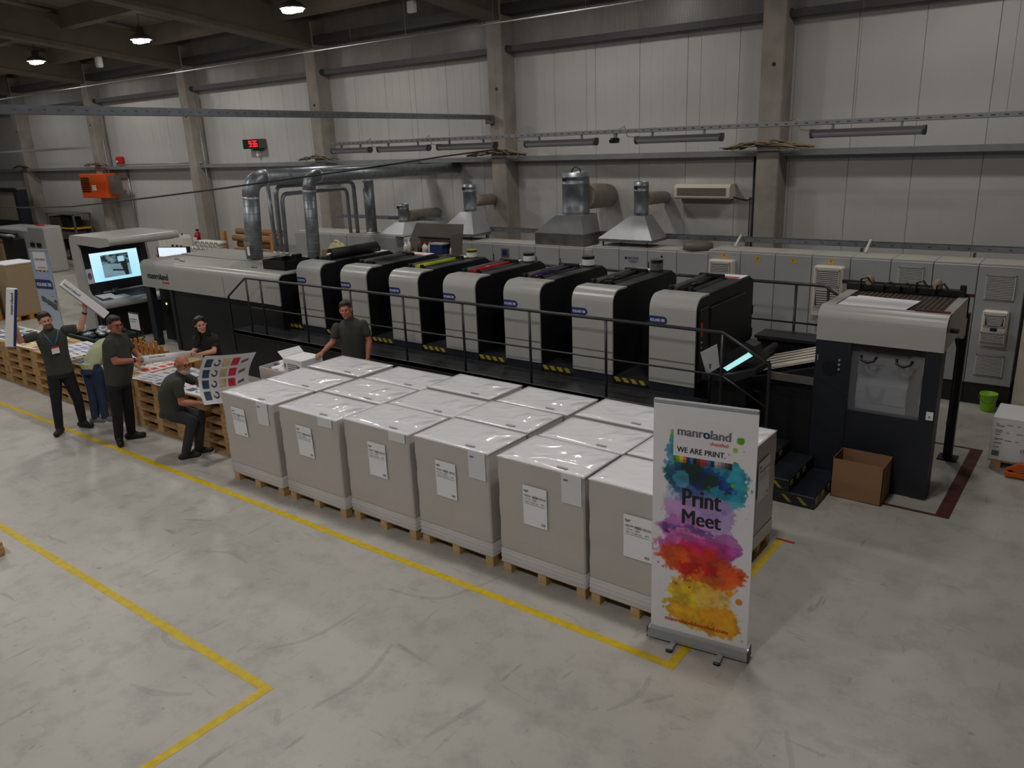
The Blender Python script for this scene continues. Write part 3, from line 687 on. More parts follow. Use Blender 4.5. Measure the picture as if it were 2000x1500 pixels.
# ---- printing units (origin: front left floor corner of the light cover)
def make_unit():
    t = thing('printing_unit', 'x', 'printing unit', (0, 0, 0), 'printing units of the press')
    w = .585; zt = 1.96; r = .17
    out = [(.0, .86), (.0, zt-r)]+arc(r, zt-r, r, 180, 90, 9)[1:]+[(.36, zt), (.36, zt-.02), (r, zt-.02)]+arc(r, zt-r, r-.02, 90, 180, 9)[1:]+[(.02, .86)]
    out = [(p[0], .91 if p[1] == .86 else p[1]) for p in out]
    G().prism(out, 'x', 0, w).obj('front_cover', 'machine_light', t)
    G().box(0.002, w-.002, -.002, .004, 1.185, 1.20).obj('cover_groove', 'grey_metal', t)
    body = [(.022, .0), (.022, zt-r)]+arc(r, zt-r, r-.022, 180, 90, 8)[1:]+[(.40, zt-.022), (1.58, zt-.022)]+arc(1.58, zt-.142, .12, 90, 0, 6)[1:]+[(1.70, 0)]
    G().prism(body, 'x', .012, w-.012).obj('body', 'machine_black', t)
    # rounded side frames, a little proud of the body on both sides
    for x in (0.0, w-.016):
        s = [(.03, .0), (.03, zt-r)]+arc(r+.01, zt-r, r-.02, 180, 90, 8)[1:]+[(.45, zt-.015), (1.58, zt-.015)]+arc(1.58, zt-.135, .125, 90, 0, 6)[1:]+[(1.705, 0)]
        G().prism(s, 'x', x, x+.016).obj('side_frame', 'machine_black', t)
    G().box(.40, w, .38, 1.58, zt-.02, zt+.008, bev=.008).obj('top_cover', 'deck', t)
    G().cyl((.10, .42, zt+.01), (.10, 1.30, zt+.01), .04, n=12).obj('duct_roller', 'roller_grey', t)
    G().cyl((.20, .42, zt-.005), (.20, 1.30, zt-.005), .045, n=12).obj('ink_roller', 'ink_black', t)
    G().cyl((.33, .44, zt-.03), (.33, 1.30, zt-.03), .05, n=12).obj('rubber_roller', 'rubber', t)
    for x in (.05, .30): G().box(x, x+.05, .37, .42, zt-.03, zt+.05, bev=.008).obj('roller_bracket', 'black', t)
    G().box(.04, w, 1.32, 1.6, zt-.02, zt+.012, bev=.01).obj('shelf_plate', 'machine_black', t)
    G().box(.02, .36, 1.28, 1.33, zt, zt+.06, bev=.01).obj('drive_bar', 'black', t)
    # footboard and lower housing on the left
    fb = G().box(-.50, 0.0, .02, 1.2, .84, .885).obj('footboard', 'deck', t)
    G().box(-.50, 0.0, .03, 1.69, 0, .84).obj('base_casing', 'machine_dark', t)
    G().box(0.0, w, .01, .04, .0, .905).obj('lower_skirt', 'machine_navy', t)
    G().box(-.50, 0.0, .75, 1.69, .885, 1.42).obj('cylinder_housing', 'machine_black', t)
    for i in range(4):
        x = -.45+i*.115
        G().add([(x, .012, .835), (x+.06, .012, .835), (x+.02, .012, .887), (x-.04, .012, .887), (x, .022, .835), (x+.06, .022, .835), (x+.02, .022, .887), (x-.04, .022, .887)],
                [(0, 1, 2, 3), (7, 6, 5, 4), (0, 4, 5, 1), (1, 5, 6, 2), (2, 6, 7, 3), (3, 7, 4, 0)]).obj('hazard_stripe', 'hazard_yellow', fb)
    # blue badge
    b = G().prism([(.0, 1.625), (.185, 1.625)]+arc(.185, 1.67, .045, -90, 90, 8)[1:]+[(.0, 1.715)], 'y', -.006, .0).obj('badge', 'badge_blue', t)
    g = G(); put_text(g, 'ROLAND 700', (.02, -.006, 1.652), (1, 0, 0), (0, 0, 1), width=.18, height=.034, bold=.02, lift=.002); g.obj('badge_lettering', 'white', b, fix=False)['kind'] = 'stuff'
    return t
UX = [-10.844+1.085*k for k in range(7)]
unit = make_unit()
ULAB = ['press printing unit with the big black roller on top, beside the delivery hood', 'press printing unit with the raised grey tool panel behind it', 'press printing unit with the lime yellow ink roller',
        'press printing unit with the bright red ink roller', 'press printing unit with the dark blue ink roller', 'press printing unit with a dark roller, second from the feeder', 'press printing unit next to the feeder with a red and white sheet on top']
INK = ['rubber', 'rubber', 'ink_lime', 'ink_red', 'ink_blue', 'ink_black', 'ink_black']
UN = []
for k in range(7):
    o = dup(unit, (UX[k], 8.2, 0), 0, ULAB[k]); UN.append(o)
    for c in o.children:
        if c.name.startswith('ink_roller'):
            c.data = c.data.copy(); c.data.materials[0] = MATS[INK[k]]
remove_tree(unit)
x7 = UX[6]+.585
e7 = UN[6]
G().box(x7+.004, x7+.03, 8.55, 9.6, 1.05, 1.80, bev=.012).obj('side_door', 'machine_black', e7)
G().box(x7+.004, x7+.022, 8.26, 8.52, .95, 1.82, bev=.01).obj('side_plate', 'machine_dark', e7)
G().box(x7+.02, x7+.03, 8.30, 8.33, 1.5, 1.66).obj('warning_label', 'red_text', e7)
for z in (1.30, 1.37, 1.43): G().cyl((x7+.022, 8.31, z), (x7+.034, 8.31, z), .009, n=8).obj('button', 'alu', e7)
for z in (1.45, 1.15): G().box(x7-.02, x7+.005, 9.905, 9.93, z, z+.12).obj('hinge', 'black', e7)
# first unit: spare roller resting in its cradle
u1 = UN[0]; x1 = UX[0]
G().cyl((x1+.42, 8.60, 2.06), (x1+.42, 9.62, 2.06), .085, n=20).obj('large_roller', 'rubber', u1)
G().cyl((x1+.42, 8.52, 2.06), (x1+.42, 9.70, 2.06), .02, n=10).obj('roller_shaft', 'alu', u1)
for y in (8.56, 9.64): G().box(x1+.37, x1+.47, y, y+.04, 1.96, 2.06).obj('cradle', 'black', u1)

# ---- platform along the press, railing, steps
PF = thing('press_platform', 'dark checker-plate walkway in front of the press units', 'platform', (-7.6, 7.9, 0))
G().box(-12.05, -3.2, 7.66, 8.20, .74, .80).obj('walkway', 'deck', PF)
G().box(-12.05, -3.2, 7.66, 7.675, .735, .805).obj('edge_strip', 'grey_metal', PF)
for i in range(8):
    a = -12.05+i*8.85/8; G().box(a+.004, a+8.85/8-.004, 7.68, 7.72, 0, .74).obj('side_panel', 'machine_dark', PF)
PX = [-11.54, -11.15]+[-10.06+1.088*k for k in range(6)]+[-3.21]
RL = thing('handrail', 'dark steel handrail along the press walkway with sloping ends', 'handrail', (-7.6, 7.7, .8))
for x in PX: G().tube([(x, 7.69, .80), (x, 7.69, 1.72)], .017, 8).obj('post', 'rail', RL)
G().tube([(-12.11, 7.69, .40), (-12.11, 7.69, 1.37), (-11.55, 7.69, 1.725), (-3.21, 7.69, 1.74), (-2.70, 7.69, 1.47), (-2.70, 7.69, .2)], .019, 8).obj('top_rail', 'rail', RL)
G().tube([(-11.54, 7.69, 1.235), (-3.21, 7.69, 1.275), (-2.70, 7.69, 1.0)], .011, 8).obj('mid_rail', 'rail', RL)
RB = thing('handrail', 'dark steel handrail behind the press in front of the cabinets', 'handrail', (-7.0, 10.4, .8))
for x in [-12.0+1.08*k for k in range(8)]+[-3.36, -2.95]: G().tube([(x, 10.4, 0), (x, 10.4, 1.79)], .019, 8).obj('post', 'rail', RB)
G().tube([(-12.0, 10.4, 1.79), (-3.0, 10.4, 1.80), (-2.62, 10.4, 1.55), (-2.62, 10.4, 0)], .022, 8).obj('top_rail', 'rail', RB)
G().tube([(-12.0, 10.4, 1.28), (-2.62, 10.4, 1.28)], .013, 8).obj('mid_rail', 'rail', RB)
ST = thing('steps', 'black steps with yellow hazard diamonds up to the press walkway', 'steps', (-2.6, 8.0, 0))
for i in range(5):
    xa = -2.15-.265*i; z = .133*(i+1)
    st = G().box(-3.2, xa, 7.66, 8.45, z-.133, z, bev=.006).obj('step', 'machine_navy', ST)
    for k in range(3):
        y = 7.70+k*.2
        G().box(xa-.002, xa+.004, y, y+.07, z-.07, z-.02).obj('hazard_stripe', 'hazard_yellow', st)
    for k in range(2):
        x = xa-.07-k*.16
        if x-.1 > xa-.40: G().add([(x, 7.657, z-.10), (x-.04, 7.657, z-.10), (x-.11, 7.657, z-.03), (x-.07, 7.657, z-.03), (x, 7.662, z-.10), (x-.04, 7.662, z-.10), (x-.11, 7.662, z-.03), (x-.07, 7.662, z-.03)],
                [(0, 1, 2, 3), (7, 6, 5, 4), (0, 4, 5, 1), (1, 5, 6, 2), (2, 6, 7, 3), (3, 7, 4, 0)]).obj('hazard_stripe', 'hazard_yellow', st)

# ---- feed table between last unit and feeder
FT = thing('feed_table', 'dark feed table with pale sloping sheet board beside the feeder', 'feed table', (-3.0, 9.2, 0))
G().box(-3.62, -2.5, 8.50, 9.85, 0, .88).obj('casing', 'machine_black', FT)
b = G().add([(-3.60, 8.78, .95), (-2.5, 8.78, 1.30), (-2.5, 9.62, 1.30), (-3.60, 9.62, .95), (-3.60, 8.78, .92), (-2.5, 8.78, 1.27), (-2.5, 9.62, 1.27), (-3.60, 9.62, .92)],
        [(0, 1, 2, 3), (7, 6, 5, 4), (0, 4, 5, 1), (1, 5, 6, 2), (2, 6, 7, 3), (3, 7, 4, 0)]).obj('sheet_board', 'cream', FT)
for y in (8.95, 9.12, 9.3, 9.48):
    G().add([(-3.6, y, .953), (-2.5, y, 1.303), (-2.5, y+.02, 1.303), (-3.6, y+.02, .953), (-3.6, y, .956), (-2.5, y, 1.306), (-2.5, y+.02, 1.306), (-3.6, y+.02, .956)],
            [(3, 2, 1, 0), (4, 5, 6, 7), (0, 1, 5, 4), (2, 3, 7, 6)]).obj('tape', 'black', b)
for y in (8.66, 9.66): G().prism([(-3.62, .6), (-2.5, .6), (-2.5, 1.22), (-3.62, .88)], 'y', y, y+.10).obj('side_cheek', 'machine_black', FT)
G().box(-3.05, -2.5, 8.62, 8.67, 1.02, 1.10).obj('label_plate', 'grey_metal', FT)
G().cyl((-3.35, 8.7, 1.12), (-3.35, 9.7, 1.12), .05, n=12).obj('front_roller', 'rubber', FT)
DP = thing('walk_plate', 'dark flat walkway plate behind the feed table', 'platform', (-3.1, 10.1, 0))
G().box(-3.72, -2.55, 9.95, 10.36, 1.13, 1.17).obj('plate', 'deck', DP); G().box(-3.70, -2.57, 10.0, 10.33, 0, 1.13).obj('casing', 'machine_black', DP)
CD = thing('feeder_control_desk', 'dark control desk with glowing cyan display strip by the last unit', 'control desk', (-3.3, 8.2, 0))
G().prism([(-3.44, 1.20), (-3.40, 1.34), (-3.12, 1.56), (-3.02, 1.52), (-2.99, 1.42), (-3.30, 1.17)], 'y', 8.10, 8.30).obj('monitor_housing', 'machine_black', CD)
G().add([(-3.36, 8.095, 1.235), (-3.31, 8.095, 1.205), (-3.03, 8.095, 1.415), (-3.08, 8.095, 1.45)], [(0, 1, 2, 3)]).obj('display_strip', 'glow', CD, fix=False)
G().prism([(-3.55, .8), (-3.1, .8), (-3.15, 1.16), (-3.5, 1.14)], 'y', 8.16, 8.40).obj('pedestal', 'machine_black', CD)
G().prism([(-3.56, 1.10), (-3.2, 1.12), (-2.95, 1.24), (-2.95, 1.30), (-3.3, 1.19), (-3.56, 1.16)], 'y', 7.98, 8.42).obj('desk_top', 'machine_dark', CD)
SC = thing('control_screen', 'small pale tilted touch screen beside the dark control desk', 'screen', (-3.5, 7.95, .8))
G().add([(-3.56, 7.93, 1.42), (-3.40, 8.0, 1.52), (-3.36, 8.0, 1.27), (-3.48, 7.93, 1.18), (-3.57, 7.95, 1.42), (-3.41, 8.02, 1.52), (-3.37, 8.02, 1.27), (-3.49, 7.95, 1.18)],
        [(0, 1, 2, 3), (7, 6, 5, 4), (0, 4, 5, 1), (1, 5, 6, 2), (2, 6, 7, 3), (3, 7, 4, 0)]).obj('panel', 'alu_dull', SC)
G().tube([(-3.46, 7.97, .8), (-3.46, 7.97, 1.3)], .02, 8).obj('stand', 'black', SC)

# ---- feeder
F = thing('press_feeder', 'tall press feeder with light grey head on dark posts, right end', 'press feeder', (-1.88, 9.1, 0))
yf, zt, r = 8.47, 1.94, .13
out = [(yf, 1.585), (yf, zt-r)]+arc(yf+r, zt-r, r, 180, 90, 8)[1:]+[(yf+.20, zt), (yf+.20, zt-.03), (yf+r, zt-.03)]+arc(yf+r, zt-r, r-.03, 90, 180, 8)[1:]+[(yf+.03, 1.585)]
G().prism(out, 'x', -2.49, -1.27).obj('head_front', 'machine_light', F)
for xa, xb in ((-2.49, -2.38), (-1.36, -1.27)):
    G().prism([(yf+.10, zt-.10), (yf+.16, zt-.005), (9.72, zt-.005), (9.72, zt-.03), (9.72, 1.50), (9.60, 1.48), (9.2, 1.60), (yf+.03, 1.585), (yf+.03, zt-.20)], 'x', xa, xb).obj('head_side', 'machine_light', F)
G().box(-2.49, -1.27, 9.62, 9.72, 1.70, zt-.005).obj('head_back', 'machine_light', F)
G().box(-2.38, -1.36, yf+.19, 9.62, 1.86, 1.88).obj('tray_floor', 'plinth', F)
gr = G()
for i in range(21): x = -2.36+i*1.0/20; gr.box(x-.0025, x+.0025, yf+.19, 9.62, 1.915, 1.925)
for j in range(16): y = yf+.22+j*.90/15; gr.box(-2.38, -1.36, y-.0025, y+.0025, 1.905, 1.915)
gr.obj('wire_grid', 'wire', F)['kind'] = 'stuff'
G().box(-1.60, -1.28, yf+.175, yf+.20, zt, zt+.02).obj('red_edge', 'paint_red', F)
G().box(-1.45, -1.22, 9.66, 9.70, zt-.01, zt+.02).obj('red_edge', 'paint_red', F)
# suction bar with hoses at the back of the head
G().box(-2.52, -1.30, 9.58, 9.66, zt-.01, zt+.07, bev=.01).obj('suction_bar', 'black', F)
G().box(-2.60, -1.62, 9.68, 9.72, zt+.04, zt+.08).obj('rail_bar', 'machine_black', F)
for x in (-2.30, -2.05, -1.88, -1.72, -1.52):
    h = random.uniform(.06, .12)
    G().tube([(x-.06, 9.56, zt+.02), (x-.05, 9.52, zt+.03+h), (x+.01, 9.55, zt+.05+h), (x+.05, 9.6, zt+.02+h*.5), (x+.07, 9.58, zt+.01)], .012, 6).obj('air_hose', 'cable', F)
for x in (-2.28, -1.58): G().lathe([(0, .11), (.03, .10), (.05, .05), (.045, 0)], (x, 9.62, zt+.06), 10).obj('valve_cap', 'cable_tan', F)
G().box(-1.36, -1.30, 9.6, 9.64, zt+.06, zt+.12).obj('lever', 'black', F)
# front: posts, window, lower panel
G().box(-2.49, -2.13, yf+.01, yf+.30, 0, 1.585).obj('post', 'machine_navy', F)
G().box(-1.43, -1.28, yf+.01, yf+.22, 0, 1.585).obj('post', 'machine_navy', F)
G().box(-2.13, -1.43, yf+.02, yf+.14, 0, .845).obj('lower_panel', 'machine_navy', F)
G().box(-2.13, -1.43, yf+.03, yf+.10, 1.51, 1.585).obj('cross_bar', 'black', F)
G().box(-2.13, -1.43, yf+.045, yf+.055, .845, 1.51).obj('window_pane', 'acrylic', F)
for x in (-1.95, -1.61): G().tube([(x-.07, yf-.01, 1.47), (x-.06, yf-.04, 1.43), (x, yf-.05, 1.41), (x+.06, yf-.04, 1.43), (x+.08, yf-.01, 1.47)], .014, 8).obj('handle', 'black', F)
G().cyl((-2.33, yf+.012, 1.29), (-2.33, yf-.004, 1.29), .075, n=20).obj('vent_disc', 'black', F)
for z in (1.285, 1.335, 1.385): G().cyl((-2.235, yf+.012, z), (-2.235, yf-.006, z), .012, n=10).obj('button', 'alu', F)
G().box(-2.465, -2.455, yf, yf+.012, 1.36, 1.42).obj('lock', 'alu', F)
sp = G().box(-1.36, -1.295, yf, yf+.012, .88, .965).obj('switch_plate', 'white', F); G().box(-1.335, -1.32, yf-.004, yf, .905, .925).obj('switch', 'grey_text', sp)
for x in (-2.45, -1.35): G().box(x, x+.09, 9.78, 9.88, 0, 1.72).obj('post', 'machine_black', F)
G().box(-1.40, -1.20, 9.72, 9.93, 0, .012).obj('foot_plate', 'machine_black', F)
G().tube([(-1.30, 9.2, 1.62), (-1.27, 9.3, 1.45), (-1.27, 9.32, .7), (-1.29, 9.4, .55)], .014, 6).obj('chain', 'black', F)
G().box(-1.29, -1.20, 8.70, 8.78, 1.74, 1.77).obj('side_lever', 'black', F)
pile = thing('paper_pile', 'white paper pile standing inside the feeder behind the clear window', 'paper stack', (-1.78, 9.1, 0))
g = G(); 
for i in range(12):
    o = .004*math.sin(i*2.3); g.box(-2.10+o, -1.60+o, 8.70+o, 9.45, .16+i*.105, .16+(i+1)*.105-.001)
g.obj('sheets', 'paper', pile); G().box(-2.11, -1.58, 8.68, 9.47, .0, .16).obj('lift_board', 'wood_new', pile)
os_ = single(G().box(-2.0, -1.62, 8.70, 9.1, 1.421, 1.426), 'glow_sheet', 'wood_orange', 'orange sheet on top of the pile inside the feeder', 'sheet')  # reflected orange glow behind the window, imitated by an added coloured sheet
# loose white sheets lying on the feeder grid
g = G(); v = []
for k in range(2):
    dx, dy, z = (0, 0, .0), (-.03, .04, 0), 0
g.prism([(-2.37, 8.72), (-1.70, 8.70), (-1.66, 9.24), (-2.02, 9.26), (-2.30, 9.30), (-2.31, 9.22), (-2.375, 9.2)], 'z', 1.926, 1.930)
single(g, 'paper_sheet', 'paper', 'white paper sheets lying on the wire grid of the feeder', 'paper sheet')

# ---- ink cans, sheets and tools on the units
def can(x, y, z, r, h, label, body='alu_dull', lab='white'):
    t = thing('ink_can', label, 'ink can', (x, y, z), 'ink cans on the press')
    G().lathe([(0, 0), (r, 0), (r, h), (r*1.04, h), (r*1.04, h+.008), (r*.95, h+.008), (r*.93, h-.02), (0, h-.02)], (x, y, z), 20).obj('tin', body, t)
    G().lathe([(r*1.004, h*.12), (r*1.006, h*.14), (r*1.006, h*.7), (r*1.004, h*.72)], (x, y, z), 20).obj('paper_label', lab, t)
zs = 1.972
can(UX[2]+.40, 9.67, zs, .085, .12, 'ink can with yellow rim and white label, on the unit with the lime roller', 'hazard_yellow')
can(UX[3]+.44, 9.67, zs, .085, .13, 'ink can standing on the unit with the red roller', 'grey_metal')
can(UX[4]+.41, 9.67, zs, .09, .14, 'white labelled ink can on the unit with the blue roller', 'grey_metal')
can(UX[5]+.41, 9.67, zs, .085, .15, 'plain dark grey ink can on the unit second from the feeder', 'grey_metal', 'grey_metal')
for k, (c0, lab) in enumerate((('paper', 'white proof sheet on the unit with the big black roller'), ('paper', 'white proof sheet with red print on the unit below the tool panel'), ('plastic_yellowish', 'yellow smeared card on the unit with the lime roller'),
                               ('lip', 'red smeared card on the unit with the red roller'), ('badge_blue', 'blue printed card on the unit with the blue roller'), ('paper', 'white card on the unit second from the feeder'), ('paper', 'white sheet with a red block on the unit next to the feeder'))):
    x = UX[k]; t = thing('proof_sheet', lab, 'paper sheet', (x+.2, 9.6, zs), 'cards on the printing units')
    x2 = x+.30 if k in (2, 3, 4, 5) else x+.56
    zz = zs+.045 if k == 6 else zs
    q = G().add([(x+.05, 9.525, zs), (x2, 9.525, zs), (x2, 9.79, zs), (x+.05, 9.79, zs), (x+.05, 9.525, zs+.003), (x2, 9.525, zs+.003), (x2, 9.79, zs+.003), (x+.05, 9.79, zs+.003)],
            [(3, 2, 1, 0), (4, 5, 6, 7), (0, 1, 5, 4), (1, 2, 6, 5), (2, 3, 7, 6), (3, 0, 4, 7)]).obj('sheet', c0, t)
    if k in (1, 6): G().box(x+.27, x+.52, 9.53, 9.62, zs+.0032, zs+.0045).obj('red_print', 'red_text', t)
    if k in (2, 3, 4): G().box(x+.10, x+.26, 9.60, 9.74, zs+.0032, zs+.0045).obj('white_field', 'paper', t)
# ================================================================ CABINETS AND DUCTS ALONG THE WALL
CY = 12.05
def grille(t, x0, x1, z0, z1, y, n, taper=0.0, name='vent_grille'):
    """louvred panel: frame with slats, slots dark behind"""
    g = G().box(x0, x1, y-.012, y, z0, z1, mi=1)
    h = (z1-z0)/n
    for i in range(n):
        q = (i+.5)/n; dx = taper*(1-q)*(x1-x0)
        g.box(x0+.012+dx, x1-.012-dx, y-.024, y-.010, z0+h*(i+.18), z0+h*(i+.72), mi=0)
    for a, b, c, d in ((x0, x0+.014, z0, z1), (x1-.014, x1, z0, z1), (x0, x1, z1-.012, z1), (x0, x1, z0, z0+.012)): g.box(a, b, y-.024, y-.010, c, d, mi=0)
    return g.obj(name, ['grille', 'slot'], t)
def cooler(t, x0, x1, z0, z1, y):
    b = G().box(x0, x1, y-.14, y, z0, z1, bev=.02).obj('cooling_unit', 'ac_white', t)
    h = z1-z0
    for za, zb, n, tp in ((z0+h*.60, z1-h*.06, 9, 0), (z0+h*.20, z0+h*.56, 8, .10)): 
        o = grille(t, x0+.04, x1-.04, za, zb, y-.14, n, tp, 'cooler_grille')
def triangle(t, x, z, y, s=.055):
    g = G().add([(x-s, y-.003, z-s*.8), (x+s, y-.003, z-s*.8), (x, y-.003, z+s)], [(0, 1, 2)]); w = g.obj('warning_sign', 'warn_yellow', t, fix=False)
    G().add([(x-.008, y-.005, z-.03), (x+.010, y-.005, z-.005), (x, y-.005, z-.002), (x+.006, y-.005, z+.028), (x-.012, y-.005, z), (x-.002, y-.005, z-.005)], [(0, 1, 2, 3, 4, 5)]).obj('flash_symbol', 'black', w, fix=False)
def cabinet(x0, x1, z1, label, zb=.30, depth=.55, handle=True, kind=None, y=CY):
    t = thing('control_cabinet', label, 'cabinet', ((x0+x1)/2, y, 0), 'grey control cabinets along the wall')
    G().box(x0+.003, x1-.003, y+.02, y+depth, zb, z1).obj('body', 'cabinet', t)
    G().box(x0+.003, x1-.003, y+.02, y+depth, z1, z1+.012).obj('top', 'cabinet_top', t)
    G().box(x0+.005, x1-.005, y, y+.02, zb+.01, z1-.012, bev=.005).obj('door', 'cabinet', t)
    G().box(x0+.003, x1-.003, y+.05, y+depth-.05, 0, zb).obj('plinth', 'plinth', t)
    if handle: G().box(x0+.02, x0+.035, y-.012, y, z1-.35, z1-.2, bev=.003).obj('handle', 'black', t)
    return t
SE = [-0.97, -1.52, -2.06, -2.60, -3.14, -3.69, -4.24, -4.79, -5.33, -5.88, -6.42, -6.97, -7.51]
LB = ['grey cabinet with a cooler between two filter grilles, at the right end of the row', 'plain grey cabinet door next to the right-end cabinet', 'grey cabinet with one filter grille behind the feeder', 'plain grey cabinet door above the feeder left corner',
      'grey cabinet with a tall cooling unit and yellow warning sign', 'plain grey cabinet with yellow warning sign, left of the tall cooling unit', 'plain grey cabinet with yellow warning sign, second left of the tall cooling unit', 'grey cabinet with cooling unit and warning sign behind the last press unit',
      'plain grey cabinet below the dark round fan', 'plain grey cabinet with a small round knob', 'grey cabinet with maker lettering under the right hood', 'plain grey cabinet under the right hood']
for i in range(12):
    zt = 1.92 if i < 8 else 1.88
    t = cabinet(SE[i+1], SE[i], zt, LB[i], handle=(i in (9, 11)))
    xm = (SE[i]+SE[i+1])/2; w = SE[i]-SE[i+1]
    if i == 0:
        grille(t, xm-.17, xm+.17, 1.46, 1.80, CY, 16); grille(t, xm-.17, xm+.16, .42, .72, CY, 15)
        b = G().box(xm-.15, xm+.15, CY-.10, CY, .86, 1.34, bev=.02).obj('cooling_unit', 'ac_white', t)
        grille(t, xm-.12, xm+.12, 1.13, 1.29, CY-.10, 8, .15, 'cooler_grille'); grille(t, xm-.14, xm+.14, .90, 1.05, CY-.10, 7, .0, 'cooler_grille')
        G().box(xm-.04, xm+.04, CY-.108, CY-.1, 1.07, 1.11).obj('display', 'black', t)
    if i == 2: grille(t, xm-.16, xm+.16, 1.53, 1.84, CY, 15)
    if i == 4: cooler(t, xm-.2, xm+.22, 1.05, 1.80, CY); triangle(t, xm, 1.86, CY); grille(t, xm-.18, xm+.18, .72, .98, CY, 10)
    if i == 7: cooler(t, xm-.2, xm+.2, 1.1, 1.80, CY); triangle(t, xm, 1.86, CY)
    if i in (5, 6): triangle(t, xm, 1.84, CY)
    if i == 9: G().cyl((xm, CY-.012, 1.78), (xm, CY, 1.78), .018, n=10).obj('knob', 'black', t)
    if i == 10:
        g = G(); put_text(g, 'BECKER', (xm-.09, CY, 1.70), (1, 0, 0), (0, 0, 1), width=.20, height=.04, bold=.03, lift=.003)
        for k, z in enumerate((1.67, 1.645)): g.box(xm-.09+.03*k, xm+.10-.03*k, CY-.003, CY-.001, z, z+.008)
        g.box(xm-.16, xm-.11, CY-.003, CY-.001, 1.70, 1.74); g.obj('maker_lettering', 'navy_text', t, fix=False)['kind'] = 'stuff'
SE2 = [-7.51, -7.69, -8.22, -8.76, -9.14, -9.78, -10.30, -10.95, -11.55, -12.20]
LB2 = ['narrow grey cabinet strip between the two right hoods', 'plain grey cabinet under the largest hood, right door', 'plain grey cabinet under the largest hood, left door', 'narrow grey cabinet left of the largest hood', 'grey cabinet with a small blue display',
       'plain grey cabinet right of the tool panel', 'plain grey cabinet behind the tool panel', 'plain grey cabinet left of the tool panel', 'plain grey cabinet beside the bright hood']
for i in range(9):
    t = cabinet(SE2[i+1], SE2[i], 1.84, LB2[i], handle=(i in (1, 2, 4)))
    if i == 4:
        xm = (SE2[i]+SE2[i+1])/2; d = G().box(xm-.10, xm+.09, CY-.012, CY, 1.58, 1.76, bev=.004).obj('display_frame', 'grey_metal', t)
        G().box(xm-.06, xm+.05, CY-.016, CY-.012, 1.62, 1.72).obj('display', 'badge_blue', d)
SE3 = [-12.46, -13.22, -13.99, -14.53, -15.13, -15.83]
LB3 = ['grey louvred cabinet under the third round duct', 'grey louvred cabinet under the thin pipe ends', 'grey louvred cabinet with two slots, left of the pipe ends', 'tall plain grey cabinet right of the second big duct', 'plain grey cabinet behind the second big duct']
for i in range(5):
    t = cabinet(SE3[i+1], SE3[i], 1.85, LB3[i], handle=False, depth=.75)
    xm = (SE3[i]+SE3[i+1])/2
    if i < 3: 
        grille(t, xm-.16, xm+.16, 1.28, 1.56, CY, 6)
        G().box(xm-.03, xm+.03, CY-.03, CY-.02, 1.55, 1.575).obj('latch', 'black', t)
# tall cream cabinet at the right edge
t = thing('tall_cabinet', 'tall cream cabinet at the right end of the cabinet row', 'cabinet', (-.6, 12.3, 0))
G().box(-.93, -.2, 12.04, 12.7, 0, 2.3, bev=.008).obj('body', 'cream', t); G().box(-.90, -.23, 12.03, 12.045, .1, 2.25, bev=.004).obj('door', 'cream', t)
# cable tray over the cabinets
def tray(name, label, p0, p1, w=.10, h=.06, m='galv', holes=0.25, hang=None):
    p0, p1 = Vector(p0), Vector(p1); d = (p1-p0).normalized(); s = d.cross(Vector((0, 0, 1))).normalized(); u = s.cross(d)
    t = thing(name, label, 'cable tray', tuple(p0))
    def slab(a, b, c, e):
        v = [tuple(p+s*i+u*j) for p in (p0, p1) for i, j in ((a, c), (b, c), (b, e), (a, e))]
        return G().add(v, [(0, 1, 5, 4), (1, 2, 6, 5), (2, 3, 7, 6), (3, 0, 4, 7), (3, 2, 1, 0), (4, 5, 6, 7)])
    slab(-w/2, w/2, 0, .004).obj('tray_floor', m, t); slab(-w/2, -w/2+.004, 0, h).obj('tray_side', m, t); slab(w/2-.004, w/2, 0, h).obj('tray_side', m, t)
    L = (p1-p0).length; g = G(); k = holes
    while k < L:
        for sd in (-w/2-.0008, w/2+.0008):
            c = p0+d*k+s*sd+u*(h*.5); v = [tuple(c+d*i+u*j) for i, j in ((-.02, -.006), (.02, -.006), (.02, .006), (-.02, .006))]; g.add(v, [(0, 1, 2, 3)])
        k += holes
    q = g.obj('slots', 'slot', t, fix=False); q['kind'] = 'stuff'
    return t
tr = tray('cable_tray', 'galvanised cable tray running behind the cabinet tops', (-12.0, 12.78, 1.97), (-0.9, 12.78, 2.0), .16, .07)
for x in (-10.5, -8.5, -5.0, -3.2, -1.7): G().box(x, x+.03, 12.74, 12.82, 0, 1.97).obj('support', 'galv', tr)
for x in (-5.05, -3.05): G().tube([(x, 12.7, 2.1), (x, 12.62, 2.06), (x, 12.45, 1.95)], .02, 8).obj('cable_spout', 'plastic_white', tr)
tray('cable_tray', 'galvanised cable tray behind the louvred cabinets and pipes', (-15.4, 13.0, 2.12), (-12.0, 13.0, 2.12), .25, .05)
g = G().lathe([(0, .12), (.2, .12), (.24, .10), (.25, .0), (0, 0)], (-5.62, 12.3, 1.893), 20); single(g, 'round_fan', 'grey_metal', 'dark round fan housing on the cabinet tops', 'fan')
